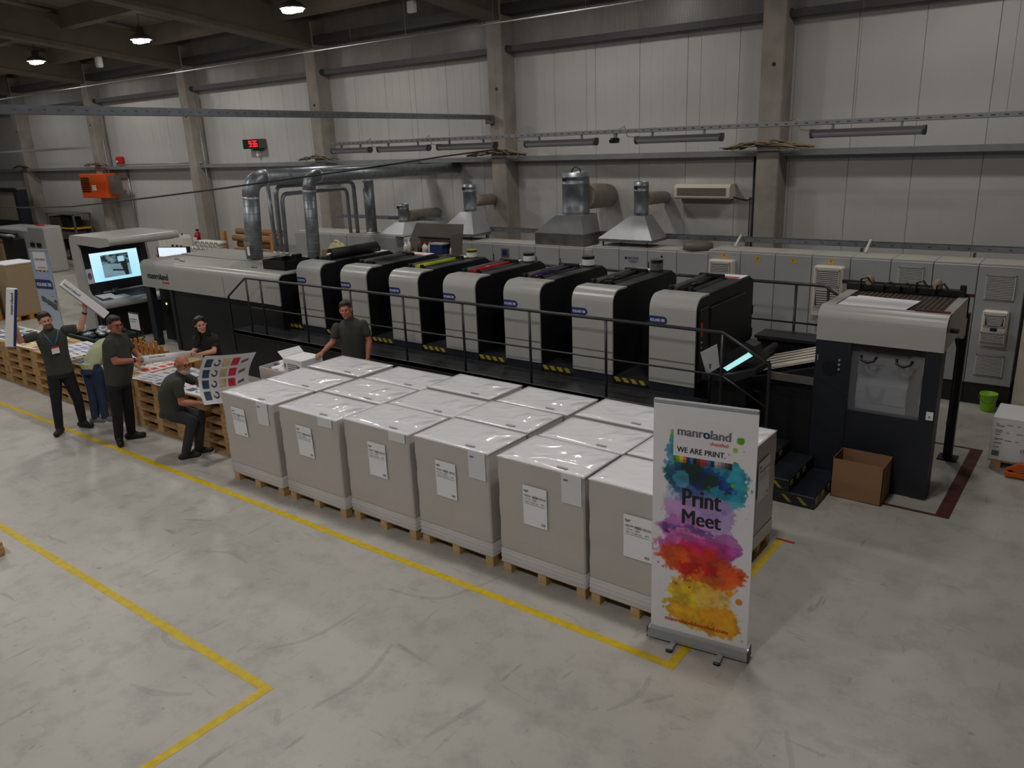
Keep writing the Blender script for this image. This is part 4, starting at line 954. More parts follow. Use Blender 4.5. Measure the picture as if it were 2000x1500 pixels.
# ---- extraction hoods
def hood(x0, x1, zb, zm, zt, cx, cr, ztop, label, m, skirt, dx, dr, dz, capped=False, yb=12.12, dep=.55, legs=True, ymin=None):
    y0, y1 = yb, yb+dep; cy = (y0+y1)/2
    t = thing('extraction_hood', label, 'extraction hood', (cx, cy, zb), 'sheet metal extraction hoods on the cabinets')
    g = G().box(x0, x1, y0, y1, zb, zm); g.obj('skirt', skirt, t)
    a = cr*1.1
    v = [(x0-.01, y0-.01, zm), (x1+.01, y0-.01, zm), (x1+.01, y1+.01, zm), (x0-.01, y1+.01, zm), (cx-a, cy-a, zt), (cx+a, cy-a, zt), (cx+a, cy+a, zt), (cx-a, cy+a, zt)]
    G().add(v, [(0, 1, 5, 4), (1, 2, 6, 5), (2, 3, 7, 6), (3, 0, 4, 7), (4, 5, 6, 7), (3, 2, 1, 0)]).obj('pyramid', m, t)
    h = ztop-zt
    G().lathe([(cr, 0), (cr, .03), (cr*1.03, .035), (cr*1.03, .05), (cr, .055), (cr, h*.72), (cr*1.03, h*.725), (cr*1.03, h*.745), (cr, h*.75), (cr, h*.88), (cr*1.03, h*.885), (cr*1.03, h*.90), (cr, h*.905), (cr, h), (cr*.96, h), (cr*.96, h-.04), (0, h-.04)], (cx, cy, zt), 24).obj('stack', 'galv', t)
    k = G().cyl((cx-cr*.3, cy-cr*.9, ztop-h*.16), (cx-cr*.33, cy-cr*1.12, ztop-h*.16), .03, n=10); k.obj('damper_knob', 'black', t)
    # branch duct to the wall
    z = dz; p = [(cx+cr*.3, cy+cr*.3, z), (cx+dx*.3, cy+.7, z-.04), (cx+dx*.6, cy+1.3, z-.08), (cx+dx, 14.5, z-.14)]
    G().tube(p, dr, 16).obj('branch_duct', 'duct_tan', t)
    return t
hood(-8.80, -7.74, 1.855, 2.07, 2.40, -8.06, .245, 3.14, 'largest extraction hood with a dirty skirt and thick tan branch duct', 'galv_bright', 'galv_dirty', -.62, .24, 2.70)
hood(-7.42, -6.38, 1.975, 2.02, 2.41, -6.73, .125, 2.97, 'clean bluish extraction hood right of the largest hood', 'galv_bright', 'galv', -.62, .115, 2.68)
hood(-11.25, -10.30, 1.93, 1.98, 2.40, -10.58, .13, 2.93, 'extraction hood behind the raised tool panel', 'galv_bright', 'galv', -1.0, .12, 2.6)
hood(-12.95, -12.25, 1.862, 1.90, 2.14, -12.45, .12, 2.52, 'small brightly lit hood left of the tool panel', 'hood_lit', 'hood_lit', -1.0, .13, 2.25, yb=12.1)
for x in (-7.36, -7.0, -6.5): G().box(x, x+.02, 12.15, 12.17, 1.895, 1.975).obj('leg', 'black', [o for o in bpy.data.objects if o.get('label', '').startswith('clean bluish')][0])
for x in (-11.2, -10.4): G().box(x, x+.02, 12.15, 12.17, 1.855, 1.93).obj('leg', 'black', [o for o in bpy.data.objects if o.get('label', '').startswith('extraction hood behind')][0])
g = G().tube([(-8.16, 12.40, 3.10), (-8.12, 12.40, 3.20), (-8.05, 12.40, 3.24), (-7.98, 12.40, 3.20), (-7.94, 12.40, 3.10)], .012, 8); g.obj('top_handle', 'cable', [o for o in bpy.data.objects if o.get('label', '').startswith('largest extraction')][0])
# ---- round ducts
def elbow(p, c, q, r, n=7):
    """points of a rounded corner from p over c to q"""
    p, c, q = Vector(p), Vector(c), Vector(q); a = c+(p-c).normalized()*r; b = c+(q-c).normalized()*r
    return [tuple(p)]+[tuple((1-t)**2*a+2*t*(1-t)*c+t*t*b) for t in [i/n for i in range(n+1)]]+[tuple(q)]
def duct(label, base, top, end, r, bend, m='galv', rings=True):
    t = thing('air_duct', label, 'air duct', base, 'round galvanised ducts over the delivery end')
    p = elbow(base, top, end, bend, 5)
    G().tube([p[0], p[1]], r, 24).obj('riser', m, t)
    G().tube(p[1:-1], r*1.005, 24).obj('elbow', m, t); G().tube(p[-2:], r, 24).obj('run', m, t)
    q0_, q1_ = Vector(p[-2]), Vector(p[-1]); n_ = int((q1_-q0_).length/.55)
    for i in range(1, n_): c_ = q0_+(q1_-q0_)*(i/n_); d_ = (q1_-q0_).normalized()*.008; G().cyl(c_-d_, c_+d_, r*1.015, n=24).obj('seam', m, t)
    q0_, q1_ = Vector(p[0]), Vector(p[1]); n_ = int((q1_-q0_).length/.14)
    for i in range(1, n_): c_ = q0_+(q1_-q0_)*(i/n_); d_ = (q1_-q0_).normalized()*.005; G().cyl(c_-d_, c_+d_, r*1.012, n=24).obj('seam', m, t)
    for i in (1, len(p)-2):
        d = (Vector(p[i])-Vector(p[0] if i == 1 else p[-1])).normalized()*.02; a = Vector(p[i])
        G().cyl(a-d, a+d, r*1.03, n=24).obj('collar', 'galv_bright', t)
    return t
d1 = duct('thickest galvanised duct rising from the delivery hood and bending to the wall', (-13.28, 9.12, 1.765), (-13.12, 9.12, 3.24), (-13.75, 14.55, 3.18), .155, .34)
G().cyl((-13.28, 9.12, 1.77), (-13.28, 9.12, 2.10), .15, .172, n=24).obj('boot', 'grey_metal', d1); G().box(-13.24, -13.17, 8.945, 8.955, 1.84, 2.0).obj('notice', 'white', d1)
d2 = duct('galvanised duct rising behind the first printing unit and bending to the wall', (-12.13, 9.62, 1.745), (-12.05, 9.62, 3.25), (-12.74, 14.55, 3.16), .12, .26)
p = [(-13.47, 12.36, 1.864), (-13.47, 12.36, 3.05)]
t = thing('air_duct', 'short vertical galvanised duct between the cabinets and the thick duct', 'air duct', p[0], 'round galvanised ducts over the delivery end'); G().tube(p, .12, 20).obj('riser', 'galv', t); G().cyl((-13.47, 12.36, 1.864), (-13.47, 12.36, 1.9), .135, n=20).obj('collar', 'galv_bright', t)
G().cyl((-13.47, 12.36, 2.99), (-13.47, 12.36, 3.045), .13, n=20).obj('collar', 'galv_bright', t)
for lab, b, zt, e, r in (('thin galvanised pipe, tallest of the three behind the thick duct', (-13.53, 9.80, 1.745), 3.14, None, .042), ('thin galvanised pipe, middle one of the three behind the thick duct', (-13.35, 9.80, 1.745), 3.06, (-13.84, 12.27, 1.865), .045), ('thin galvanised pipe, lowest one of the three behind the thick duct', (-13.18, 9.80, 1.745), 2.91, (-14.02, 12.22, 1.865), .04)):
    t = thing('air_pipe', lab, 'air pipe', b, 'thin galvanised pipes')
    if e is None: pts = [b, (b[0], b[1], 3.12)]
    else:
        c1 = (b[0]+.05, b[1], zt); c2 = (e[0], e[1], zt-.06)
        pts = elbow(b, c1, c2, .18, 5)[:-1]+elbow(c1, c2, e, .18, 5)[1:]
    G().tube(pts, r, 14).obj('pipe', 'galv', t); G().cyl(b, (b[0], b[1], b[2]+.05), r*1.2, n=14).obj('collar', 'galv_bright', t)
# ---- light rail with fluorescent fittings over the press, second rail towards the camera side
LY = 10.0
tr = tray('light_rail', 'perforated steel rail carrying the unlit fluorescent fittings', (-11.75, LY, 3.765), (-.2, LY, 3.765), .05, .055, 'conduit', .12)
for x in (-11.0, -9.7, -7.9, -6.3, -4.6, -2.7, -1.2): G().tube([(x, LY, 3.82), (x, LY, roof_z(LY)+.1)], .002, 5).obj('hanger_wire', 'girt', tr)
FX = [(-11.75, -10.75), (-10.55, -9.35), (-9.15, -7.95), (-7.38, -6.14), (-5.52, -4.28), (-3.18, -1.94)]
FL = ['leftmost, partly end-on', 'second from the left', 'third from the left, beside the column', 'above the two right hoods', 'above the air conditioner', 'rightmost']
for (a, b), l in zip(FX, FL):
    t = thing('fluorescent_light', 'unlit grey fluorescent fitting on the rail, ' + l, 'light fitting', ((a+b)/2, LY, 3.64), 'unlit fluorescent fittings on the rail')
    G().prism([(LY-.055, 3.675), (LY+.055, 3.675), (LY+.045, 3.715), (LY-.045, 3.715)], 'x', a+.02, b-.02).obj('body', 'fluoro_body', t)
    G().prism(arc(LY, 3.675, .055, 180, 360, 8), 'x', a+.03, b-.03).obj('diffuser', 'fluoro_glass', t)
    for x in (a, b-.03): G().prism(arc(LY, 3.675, .06, 180, 360, 8)+[(LY+.05, 3.72), (LY-.05, 3.72)], 'x', x, x+.03).obj('end_cap', 'fluoro_body', t)
    for x in (a+.25, b-.25): G().box(x-.012, x+.012, LY-.015, LY+.015, 3.715, 3.768).obj('clip', 'galv', t)
    G().tube([(a+.02, LY, 3.70), (a-.12, LY-.02, 3.72), (a-.18, LY, 3.86), (a-.26, LY, 3.82)], .006, 5).obj('cord', 'cable_tan', t)
tray('overhead_rail', 'long perforated steel rail crossing from the open hall to the wall column', (-8.55, 2.6, 4.17), (-11.30, 14.1, 4.17), .08, .09, 'rail_grey', .16)
single(G().box(-11.42, -11.24, 14.02, 14.14, 4.08, 4.26, bev=.01), 'junction_box', 'grey_metal', 'grey junction box on the column at the rail end', 'junction box')
tray('overhead_rail', 'short steel rail at the far left in front of the wall', (-34.0, 13.0, 4.0), (-27.1, 13.0, 4.0), .06, .07, 'conduit', .3)
single(G().tube([(-34, 12.5, 5.76), (-20, 12.5, 5.775), (-6, 12.5, 5.80), (4, 12.5, 5.82)], .014, 6), 'wire_conduit', 'girt', 'thin pale conduit strung high along the wall', 'conduit')
# camera on the rail
t = thing('security_camera', 'small dark security camera hanging from the light rail', 'camera', (-5.85, LY, 3.62))
G().box(-5.88, -5.80, LY-.1, LY+.06, 3.64, 3.71, bev=.015).obj('housing', 'black', t); G().cyl((-5.84, LY-.1, 3.672), (-5.84, LY-.13, 3.665), .025, n=12).obj('lens', 'black', t); G().box(-5.86, -5.82, LY-.02, LY+.02, 3.70, 3.77).obj('bracket', 'galv', t)
# ---- wall-mounted things
t = thing('air_conditioner', 'cream wall air conditioner with brown front grille', 'air conditioner', (-6.5, 14.45, 2.53))
G().prism([(14.30, 2.56), (14.34, 2.53), (YW-.01, 2.53), (YW-.01, 2.80), (14.36, 2.80), (14.30, 2.74)], 'x', -7.06, -5.95).obj('body', 'ac_white', t)
for i in range(7): G().box(-7.0, -6.02, 14.288, 14.302, 2.60+.018*i, 2.611+.018*i).obj('slat', 'duct_tan', t)
G().box(-7.0, -6.02, 14.298, 14.303, 2.592, 2.73).obj('grille_back', 'shelf_dark', t); G().tube([(-5.96, 14.5, 2.56), (-5.85, 14.56, 2.52), (-5.7, 14.55, 2.5), (-5.6, 14.56, 2.54)], .012, 6).obj('hose', 'cable', t)
single(G().tube([(-5.60, 14.56, 0.2), (-5.60, 14.56, 3.28)], .02, 8), 'drain_pipe', 'cable', 'thin dark pipe beside the column near the air conditioner', 'pipe')
single(G().tube([(-5.66, 14.57, 0.2), (-5.66, 14.57, 2.56)], .01, 8), 'thin_cable', 'cable', 'thin cable dropping from the air conditioner hose', 'cable')
t = thing('digital_clock', 'black digital wall clock showing 9:36 in red digits', 'clock', (-20.3, 14.45, 3.77))
G().box(-20.72, -19.98, 14.33, YW-.01, 3.78, 4.04, bev=.008).obj('case', 'black', t); G().box(-19.985, -19.96, 14.35, YW-.01, 3.79, 4.03).obj('side', 'grey_metal', t)
def seven(ch, x, z, w, h, g):
    seg = {'9': 'abcdfg', '3': 'abcdg', '6': 'acdefg'}[ch]; k = .022
    R = {'a': (x, x+w, z+h-k, z+h), 'd': (x, x+w, z, z+k), 'g': (x, x+w, z+h/2-k/2, z+h/2+k/2), 'f': (x, x+k, z+h/2, z+h), 'e': (x, x+k, z, z+h/2), 'b': (x+w-k, x+w, z+h/2, z+h), 'c': (x+w-k, x+w, z, z+h/2)}
    for s in seg: g.box(R[s][0]+.002, R[s][1]-.002, 14.322, 14.33, R[s][2]+.002, R[s][3]-.002)
g = G(); seven('9', -20.42, 3.83, .10, .17, g); seven('3', -20.27, 3.83, .10, .17, g); seven('6', -20.13, 3.83, .10, .17, g); g.box(-20.305, -20.285, 14.322, 14.33, 3.87, 3.89); g.box(-20.305, -20.285, 14.322, 14.33, 3.93, 3.95)
g.obj('digits', 'led_red', t)['kind'] = 'stuff'
G().box(-20.5, -20.1, 14.5, YW-.01, 3.72, 3.78).obj('bracket', 'grey_metal', t); G().box(-20.36, -20.26, 14.48, YW-.01, 3.56, 3.72, bev=.01).obj('power_box', 'plastic_white', t)
t = thing('wall_heater', 'orange wall fan heater with black louvres on the left', 'heater', (-28.9, 14.05, 2.35))
G().box(-29.8, -28.0, 13.75, 14.15, 2.36, 3.17, bev=.02).obj('case', 'heater_orange', t)
for i in range(7): G().box(-29.70, -29.12, 13.735, 13.752, 2.56+i*.075, 2.60+i*.075).obj('louvre', 'black', t)
G().box(-28.98, -28.70, 13.742, 13.752, 2.62, 2.80).obj('notice', 'white', t)
G().box(-27.98, -27.55, 13.85, 14.1, 2.5, 3.1).obj('fan_box', 'grey_metal', t)
t = thing('alarm_siren', 'small red fire alarm siren on the wall', 'alarm', (-28.2, 14.5, 3.45)); G().box(-28.42, -28.05, 14.45, YW-.01, 3.46, 3.71, bev=.03).obj('case', 'alarm_red', t); G().box(-28.36, -28.26, 14.44, 14.452, 3.52, 3.58).obj('label_plate', 'white', t)
single(G().tube([(-27.95, 14.56, .2), (-27.95, 14.56, 3.36)], .04, 8), 'wall_pipe', 'conduit', 'grey vertical pipe on the wall right of the orange heater', 'pipe')
single(G().tube([(-28.05, 14.28, 3.44), (-22.8, 14.28, 3.44)], .025, 8), 'wall_conduit', 'conduit', 'thin conduit above the girt right of the alarm siren', 'conduit')
for x0, lab in ((-22.96, 'thin cable pipe on the column behind the thick ducts'), (-28.95, 'thin cable pipe on the column below the heater')):
    single(G().tube([(x0+.24, 14.3, .2), (x0+.24, 14.3, 5.4)], .02, 6), 'column_pipe', 'conduit', lab, 'pipe')
t = thing('fire_extinguisher', 'red fire extinguisher hanging on the wall by the column', 'fire extinguisher', (-24.0, 14.45, .75))
G().lathe([(0, 0), (.10, 0), (.11, .04), (.11, .42), (.08, .50), (.035, .54), (.035, .58), (0, .58)], (-24.0, 14.46, .75), 16).obj('cylinder', 'alarm_red', t); G().box(-24.05, -23.93, 14.43, 14.49, 1.33, 1.37).obj('valve', 'black', t); G().tube([(-23.95, 14.44, 1.34), (-23.85, 14.4, 1.2), (-23.86, 14.4, .95)], .012, 6).obj('hose', 'black', t); G().box(-24.09, -23.91, 14.34, 14.36, .98, 1.12).obj('label_plate', 'white', t)
single(G().box(-24.02, -23.86, 14.57, 14.588, 1.75, 1.92), 'safety_sign', 'red_text', 'small red square safety sign above the fire extinguisher', 'sign')
# cable bundles lying on the girt at the columns
for cx, n, lab in ((-11.2, 22, 'tangled cable bundle on the girt at the column left of the largest hood'), (-5.22, 26, 'pale coiled cable bundle on the girt above the air conditioner'), (-17.18, 10, 'cable bundle on the girt at the column right of the clock'), (-29.14, 12, 'cable bundle on the girt above the orange heater'), (-35.12, 8, 'cable bundle on the girt at the far left column')):
    g = G()
    for i in range(n):
        a = cx+random.uniform(-.85, -.4); b = cx+random.uniform(.4, .85); y = random.uniform(14.02, 14.12); pts = []
        for k in range(9):
            t_ = k/8; pts.append((a+(b-a)*t_, y+random.uniform(-.03, .02)-.0*t_, 3.41+.10*math.sin(math.pi*t_)*random.uniform(.4, 1.2)+random.uniform(0, .04)))
        g.tube(pts, random.choice((.008, .011, .014)), 5, mi=i % 2, caps=False)
    g.box(cx-.6, cx+.6, 14.03, 14.13, 3.385, 3.395, mi=2)
    o = single(g, 'cable_bundle', ['cable', 'cable_tan', 'girt'], lab, 'cable bundle'); o['kind'] = 'stuff'
# long black cable sagging across the hall
pts = [(-25.0, 8.6, 2.65), (-21.0, 8.2, 2.66), (-17.8, 7.95, 2.76), (-14.7, 8.0, 2.97), (-12.9, 8.4, 3.12), (-11.85, 9.3, 3.25), (-11.4, 10.8, 3.36), (-11.25, 12.4, 3.47), (-11.1, 14.0, 3.55)]
single(G().tube(pts, .016, 6), 'sagging_cable', 'cable', 'long black cable sagging across in front of the ducts', 'cable')
# tool panel with bottles behind units one and two
t = thing('tool_panel', 'raised grey sheet-metal tool panel on a stand behind the press units', 'tool panel', (-9.930, 10.6, 0))
G().add([(-10.800, 10.70, 1.82), (-10.560, 10.80, 2.33), (-9.420, 10.80, 2.34), (-9.420, 10.70, 1.80), (-10.800, 10.73, 1.82), (-10.560, 10.83, 2.33), (-9.420, 10.83, 2.34), (-9.420, 10.73, 1.80)],
        [(3, 2, 1, 0), (4, 5, 6, 7), (0, 1, 5, 4), (1, 2, 6, 5), (2, 3, 7, 6), (3, 0, 4, 7)]).obj('back_plate', 'grey_metal', t)
G().box(-10.800, -9.420, 10.46, 10.72, 1.80, 1.83).obj('tray', 'grey_metal', t); G().box(-9.420, -9.400, 10.46, 10.73, 1.70, 2.2).obj('end_plate', 'grey_metal', t)
G().box(-10.430, -9.530, 10.69, 10.72, 2.08, 2.10).obj('tool_rail', 'black', t); G().box(-10.380, -9.580, 10.705, 10.715, 1.9, 2.07).obj('dark_net', 'shelf_dark', t)
for x in (-10.730, -9.530): G().box(x, x+.05, 10.55, 10.6, 0, 1.8).obj('stand_leg', 'machine_black', t)
def bottle(x, y, z, r, h, m, lab, cap='white'):
    t = thing('bottle', lab, 'bottle', (x, y, z), 'bottles on the tool panel tray')
    G().lathe([(0, 0), (r, 0), (r, h*.6), (r*.5, h*.8), (r*.35, h*.82), (r*.35, h*.9), (0, h*.9)], (x, y, z), 14).obj('body', m, t); G().lathe([(r*.42, h*.86), (r*.42, h), (0, h)], (x, y, z), 12).obj('cap', cap, t)
bottle(-10.660, 10.58, 1.831, .04, .17, 'plastic_white', 'white spray bottle at the left end of the tool tray'); bottle(-10.540, 10.55, 1.831, .035, .24, 'plastic_white', 'tall white spray bottle on the tool tray')
bottle(-10.320, 10.60, 1.831, .045, .19, 'shelf_dark', 'brown bottle on the tool tray', 'red_text'); bottle(-10.160, 10.57, 1.831, .05, .19, 'plastic_white', 'white bottle left of the blue crate', 'red_text'); bottle(-10.050, 10.60, 1.831, .05, .20, 'plastic_white', 'white bottle touching the blue crate', 'red_text'); bottle(-9.510, 10.57, 1.831, .04, .15, 'plastic_white', 'small bottle at the right end of the tool tray', 'red_text')
t = thing('crate', 'small blue crate on the tool tray', 'crate', (-9.830, 10.58, 1.831)); G().box(-9.980, -9.680, 10.50, 10.68, 1.831, 2.00, bev=.01).obj('bin', 'blue_crate', t); G().box(-10.000, -9.660, 10.49, 10.69, 2.0, 2.02).obj('lid', 'alu_dull', t)
# black parts tray on the delivery hood
t = thing('parts_tray', 'black open plastic tray with a glass jar on the delivery hood', 'tray', (-12.0, 8.75, 1.742))
x0, x1, y0, y1, z0, z1 = -12.05, -11.42, 8.42, 8.95, 1.742, 1.90
for q in ((x0, x1, y0, y0+.012), (x0, x1, y1-.012, y1), (x0, x0+.012, y0, y1), (x1-.012, x1, y0, y1)): G().box(*q, z0, z1).obj('side', 'black', t)
G().box(x0, x1, y0, y1, z0, z0+.01).obj('bottom', 'black', t)
single(G().lathe([(0, 0), (.055, 0), (.06, .02), (.06, .14), (.045, .17), (.045, .19), (0, .19)], (-11.78, 8.56, 1.753), 16), 'glass_jar', 'glass', 'clear glass jar standing in the black tray', 'jar')
single(G().box(-11.62, -11.5, 8.72, 8.86, 1.753, 1.98, bev=.01), 'black_box', 'black', 'small black box standing in the tray on the delivery', 'box')
bottle(-11.42+.07, 9.15, 1.742, .05, .17, 'plastic_white', 'clear white bottle on the delivery beside the black tray', 'red_text'); bottle(-11.34+.12, 9.3, 1.742, .05, .18, 'plastic_white', 'white bottle on the delivery beside the second duct')
t = thing('jerrycan', 'pale yellow plastic jerrycan behind the first printing unit', 'jerrycan', (-11.6, 9.75, 1.742)); G().prism([(-11.72, 1.742), (-11.45, 1.742), (-11.45, 1.98), (-11.52, 2.05), (-11.66, 2.05), (-11.72, 1.98)], 'y', 9.65, 9.82).obj('body', 'plastic_yellowish', t); G().tube([(-11.66, 9.735, 2.04), (-11.62, 9.735, 2.09), (-11.54, 9.735, 2.09), (-11.50, 9.735, 2.02)], .02, 8).obj('handle', 'plastic_yellowish', t)
single(G().box(-11.9, -11.75, 9.62, 9.85, 1.742, 1.93), 'small_carton', 'cardboard', 'small brown carton beside the yellow jerrycan', 'carton')
# ================================================================ CONSOLE AND LEFT SIDE
CN = thing('press_console', 'large light grey press console with glowing screen under a hooded top', 'control console', (-16.9, 8.4, 0))
ya, yb_ = 7.55, 9.02
prof = [(-17.35, 0), (-17.35, 2.10)]+arc(-17.22, 2.10, .13, 180, 90, 5)[1:]+[(-15.80, 2.22)]+arc(-15.74, 2.14, .08, 90, -60, 6)+[(-16.1, 2.02), (-17.05, 2.05)]+[(-17.02, 1.95), (-16.95, 1.12), (-16.88, 1.01), (-16.42, .89)]+arc(-16.40, .82, .07, 80, -70, 5)+[(-16.68, .74), (-16.85, .62), (-16.9, 0)]
for y0 in (ya, yb_-.05): G().prism(prof, 'y', y0, y0+.05).obj('side_panel', 'machine_light', CN)
G().prism([(-17.35, 2.10)]+arc(-17.22, 2.10, .13, 180, 90, 5)[1:]+[(-15.80, 2.215)]+arc(-15.74, 2.14, .075, 90, -60, 6)+[(-15.9, 2.10), (-17.05, 2.12), (-17.35, 2.05)], 'y', ya+.05, yb_-.05).obj('hood', 'machine_light', CN)
G().box(-17.0, -15.85, ya+.05, yb_-.05, 2.05, 2.095).obj('hood_underside', 'screen_bezel', CN)
G().add([(-17.04, ya+.05, 2.05), (-17.04, yb_-.05, 2.05), (-16.96, yb_-.05, 1.02), (-16.96, ya+.05, 1.02), (-17.3, ya+.05, 2.05), (-17.3, yb_-.05, 2.05), (-17.3, yb_-.05, .9), (-17.3, ya+.05, .9)],
        [(0, 1, 2, 3), (7, 6, 5, 4), (0, 4, 5, 1), (1, 5, 6, 2), (2, 6, 7, 3), (3, 7, 4, 0)]).obj('back_wall', 'screen_bezel', CN)
def dz(x): return 1.005+(x+16.95)*(-.115/.53)
G().prism([(-16.96, dz(-16.96)), (-16.50, dz(-16.50)), (-16.50, dz(-16.50)-.04), (-16.96, dz(-16.96)-.04)], 'y', ya+.05, yb_-.05).obj('desk_top', 'machine_navy', CN)
G().prism([(-16.50, dz(-16.50)+.006), (-16.42, .888)]+arc(-16.40, .82, .066, 80, -70, 5)+[(-16.50, .78)], 'y', ya+.05, yb_-.05).obj('desk_edge', 'machine_light', CN)
G().box(-16.94, -16.90, ya+.3, yb_-.05, .995, 1.035, bev=.008).obj('light_bar', 'alu', CN)
G().box(-17.3, -16.72, ya+.06, yb_-.06, 0, .80).obj('under_body', 'machine_black', CN)
def scr(u, v):
    n = fnoise(u, v, 7, 4); n2 = fnoise(u, v, 16, 8)
    R = 150+40*v; Gc = 205+20*v; B = 228+10*v
    inn = (u > .22) & (u < .80) & (v > .10) & (v < .90)
    lum = 95+70*n+20*v; floor_ = v < .55-.12*(u-.5); lum = np.where(floor_, 128+25*(n-.5), 40+120*(n2 > .52)*n)
    lum = np.where(np.abs(v-(.34-.25*(u-.45))) < .03, np.where((u > .42) & (u < .7), 25, lum), lum); lum = np.where((u > .68-.15*v) & (v < .62) & (u < .74), 30, lum); lum = np.where((u > .56) & (u < .7) & (v > .6) & (v < .8), 190, lum)
    R = np.where(inn, lum*.78, R); Gc = np.where(inn, lum*.98, Gc); B = np.where(inn, lum*1.05, B)
    return R, Gc, B
def on_back(y0, y1, z0, z1, off=.008):
    def f(u, v):
        z = z0+(z1-z0)*v; x = -17.04+.08*(2.03-z)/1.01+off
        return x, y0+(y1-y0)*u, z
    return f
print_sheet('screen', on_back(7.74, 8.76, 1.235, 1.83), 90, 60, scr, 'print_screen', CN)
def logo_card(u, v):
    d = np.hypot((u-.5), (v-.5)*1.4); a = np.arctan2(v-.5, u-.5)
    R = np.full_like(u, 216.); Gc = np.full_like(u, 216.); B = np.full_like(u, 226.); m = d < .33
    R = np.where(m, 110+90*np.cos(a), R); Gc = np.where(m, 60+50*np.sin(a-2.5)+40, Gc); B = np.where(m, 120+30*np.sin(a), B); return R, Gc, B
print_sheet('colour_card', on_back(7.60, 7.73, 1.225, 1.53), 16, 24, logo_card, 'print', CN)
for lab, q, e in (('white paper at the near end of the console desk', [(-16.88, 7.64), (-16.62, 7.68), (-16.64, 7.98), (-16.86, 7.97)], .002), ('white paper at the front edge of the console desk', [(-16.68, 7.80), (-16.50, 7.86), (-16.52, 8.22), (-16.70, 8.16)], .005)):
    v_ = [(x, y, dz(x)+e) for x, y in q]+[(x, y, dz(x)+e+.002) for x, y in q]
    single(G().add(v_, [(3, 2, 1, 0), (4, 5, 6, 7), (0, 1, 5, 4), (1, 2, 6, 5), (2, 3, 7, 6), (3, 0, 4, 7)]), 'desk_paper', 'paper', lab, 'paper')
single(G().lathe([(0, 0), (.055, 0), (.065, .05), (.062, .10), (.055, .11), (.052, .10), (.055, .05), (.045, .012), (0, .012)], (-16.80, 8.04, dz(-16.80)+.012), 18), 'glass_bowl', 'glass', 'small clear glass bowl on the console desk', 'bowl')
# second screen behind the delivery hood
t = thing('computer_monitor', 'lit flat monitor standing behind the delivery hood', 'monitor', (-20.3, 11.5, .55))
G().add([(-20.85, 11.30, 1.06), (-19.85, 11.62, 1.08), (-19.85, 11.62, 1.36), (-20.85, 11.30, 1.34), (-20.85, 11.36, 1.06), (-19.85, 11.68, 1.08), (-19.85, 11.68, 1.36), (-20.85, 11.36, 1.34)],
        [(0, 1, 2, 3), (7, 6, 5, 4), (0, 4, 5, 1), (1, 5, 6, 2), (2, 6, 7, 3), (3, 7, 4, 0)]).obj('case', 'black', t)
G().add([(-20.80, 11.305, 1.09), (-19.90, 11.593, 1.10), (-19.90, 11.593, 1.34), (-20.80, 11.305, 1.33)], [(0, 1, 2, 3)]).obj('screen', 'monitor_glow', t, fix=False)
G().box(-20.45, -20.25, 11.45, 11.62, .75, 1.1).obj('stand', 'black', t)
t = thing('desk', 'dark desk carrying the second monitor behind the press', 'desk', (-20.3, 11.6, 0)); G().box(-21.2, -19.6, 11.2, 12.0, .72, .75).obj('desk_top', 'blue_crate', t)
for x in (-21.15, -19.65): G().box(x, x+.05, 11.25, 11.95, 0, .72).obj('side', 'grey_metal', t)
# ---- roll-up banner number two
q0 = Vector((-18.02, 7.02, 0)); q1 = Vector((-17.40, 7.12, 0)); dv = (q1-q0).normalized(); nv = Vector((dv.y, -dv.x, 0)); L2 = (q1-q0).length
b2 = thing('rollup_banner', 'pale blue roll-up banner with ROLAND 700 lettering beside the console', 'banner', tuple((q0+q1)/2))
def b2c(u, v):
    R = 150+60*(1-v); Gc = 165+55*(1-v); B = 195+35*(1-v)
    w = (u > .18) & (u < .85) & (v > .78) & (v < .985); R = np.where(w, 226, R); Gc = np.where(w, 226, Gc); B = np.where(w, 228, B)
    bar = (u > .18) & (u < .85) & (v > .765) & (v < .785); k = (u*22).astype(int) % 5
    for c, col in enumerate(((120, 160, 60), (220, 190, 60), (200, 60, 70), (60, 70, 130), (90, 80, 86))):
        m = bar & (k == c); R = np.where(m, col[0], R); Gc = np.where(m, col[1], Gc); B = np.where(m, col[2], B)
    nb = (u < .92) & (v > .57) & (v < .68) & (u < .86+.5*np.abs(v-.625)*0+.06*(v < .66)); R = np.where(nb, 30, R); Gc = np.where(nb, 60, Gc); B = np.where(nb, 120, B)
    n = fnoise(u, v, 9, 40, 2.6); d = np.abs(v-(.46-.14*(u-.2)))+.03*(n-.5); pr_ = (d < .035) & (u > .15) & (u < .95) | (np.hypot((u-.78), (v-.42)*2.6) < .2) & (n > .5)
    R = np.where(pr_, 90, R); Gc = np.where(pr_, 96, Gc); B = np.where(pr_, 96, B)
    for vv in (.24, .26, .28): 
        m = (np.abs(v-vv) < .004) & (u > .3) & (u < .6); R = np.where(m, 110, R); Gc = np.where(m, 140, Gc); B = np.where(m, 190, B)
    return R, Gc, B
sh2 = print_sheet('printed_sheet', lambda u, v: (q0.x+dv.x*L2*u+nv.x*.01, q0.y+dv.y*L2*u+nv.y*.01, .1+1.86*v), 60, 150, b2c, 'print_gloss', b2)
def l2(txt, u, v, w, h, m, bold=.03):
    g = G(); p = q0+dv*(L2*u)+nv*.0105; put_text(g, txt, (p.x, p.y, .1+1.86*v), tuple(dv), (0, 0, 1), width=w, height=h, bold=bold); g.obj('lettering', m, sh2, fix=False)['kind'] = 'stuff'
l2('manroland', .24, .89, .34, .055, 'grey_text'); l2('WE ARE PRINT.', .30, .80, .30, .035, 'grey_text', .01); l2('ROLAND 700', .08, .60, .48, .075, 'white', .04)
g = G(); 
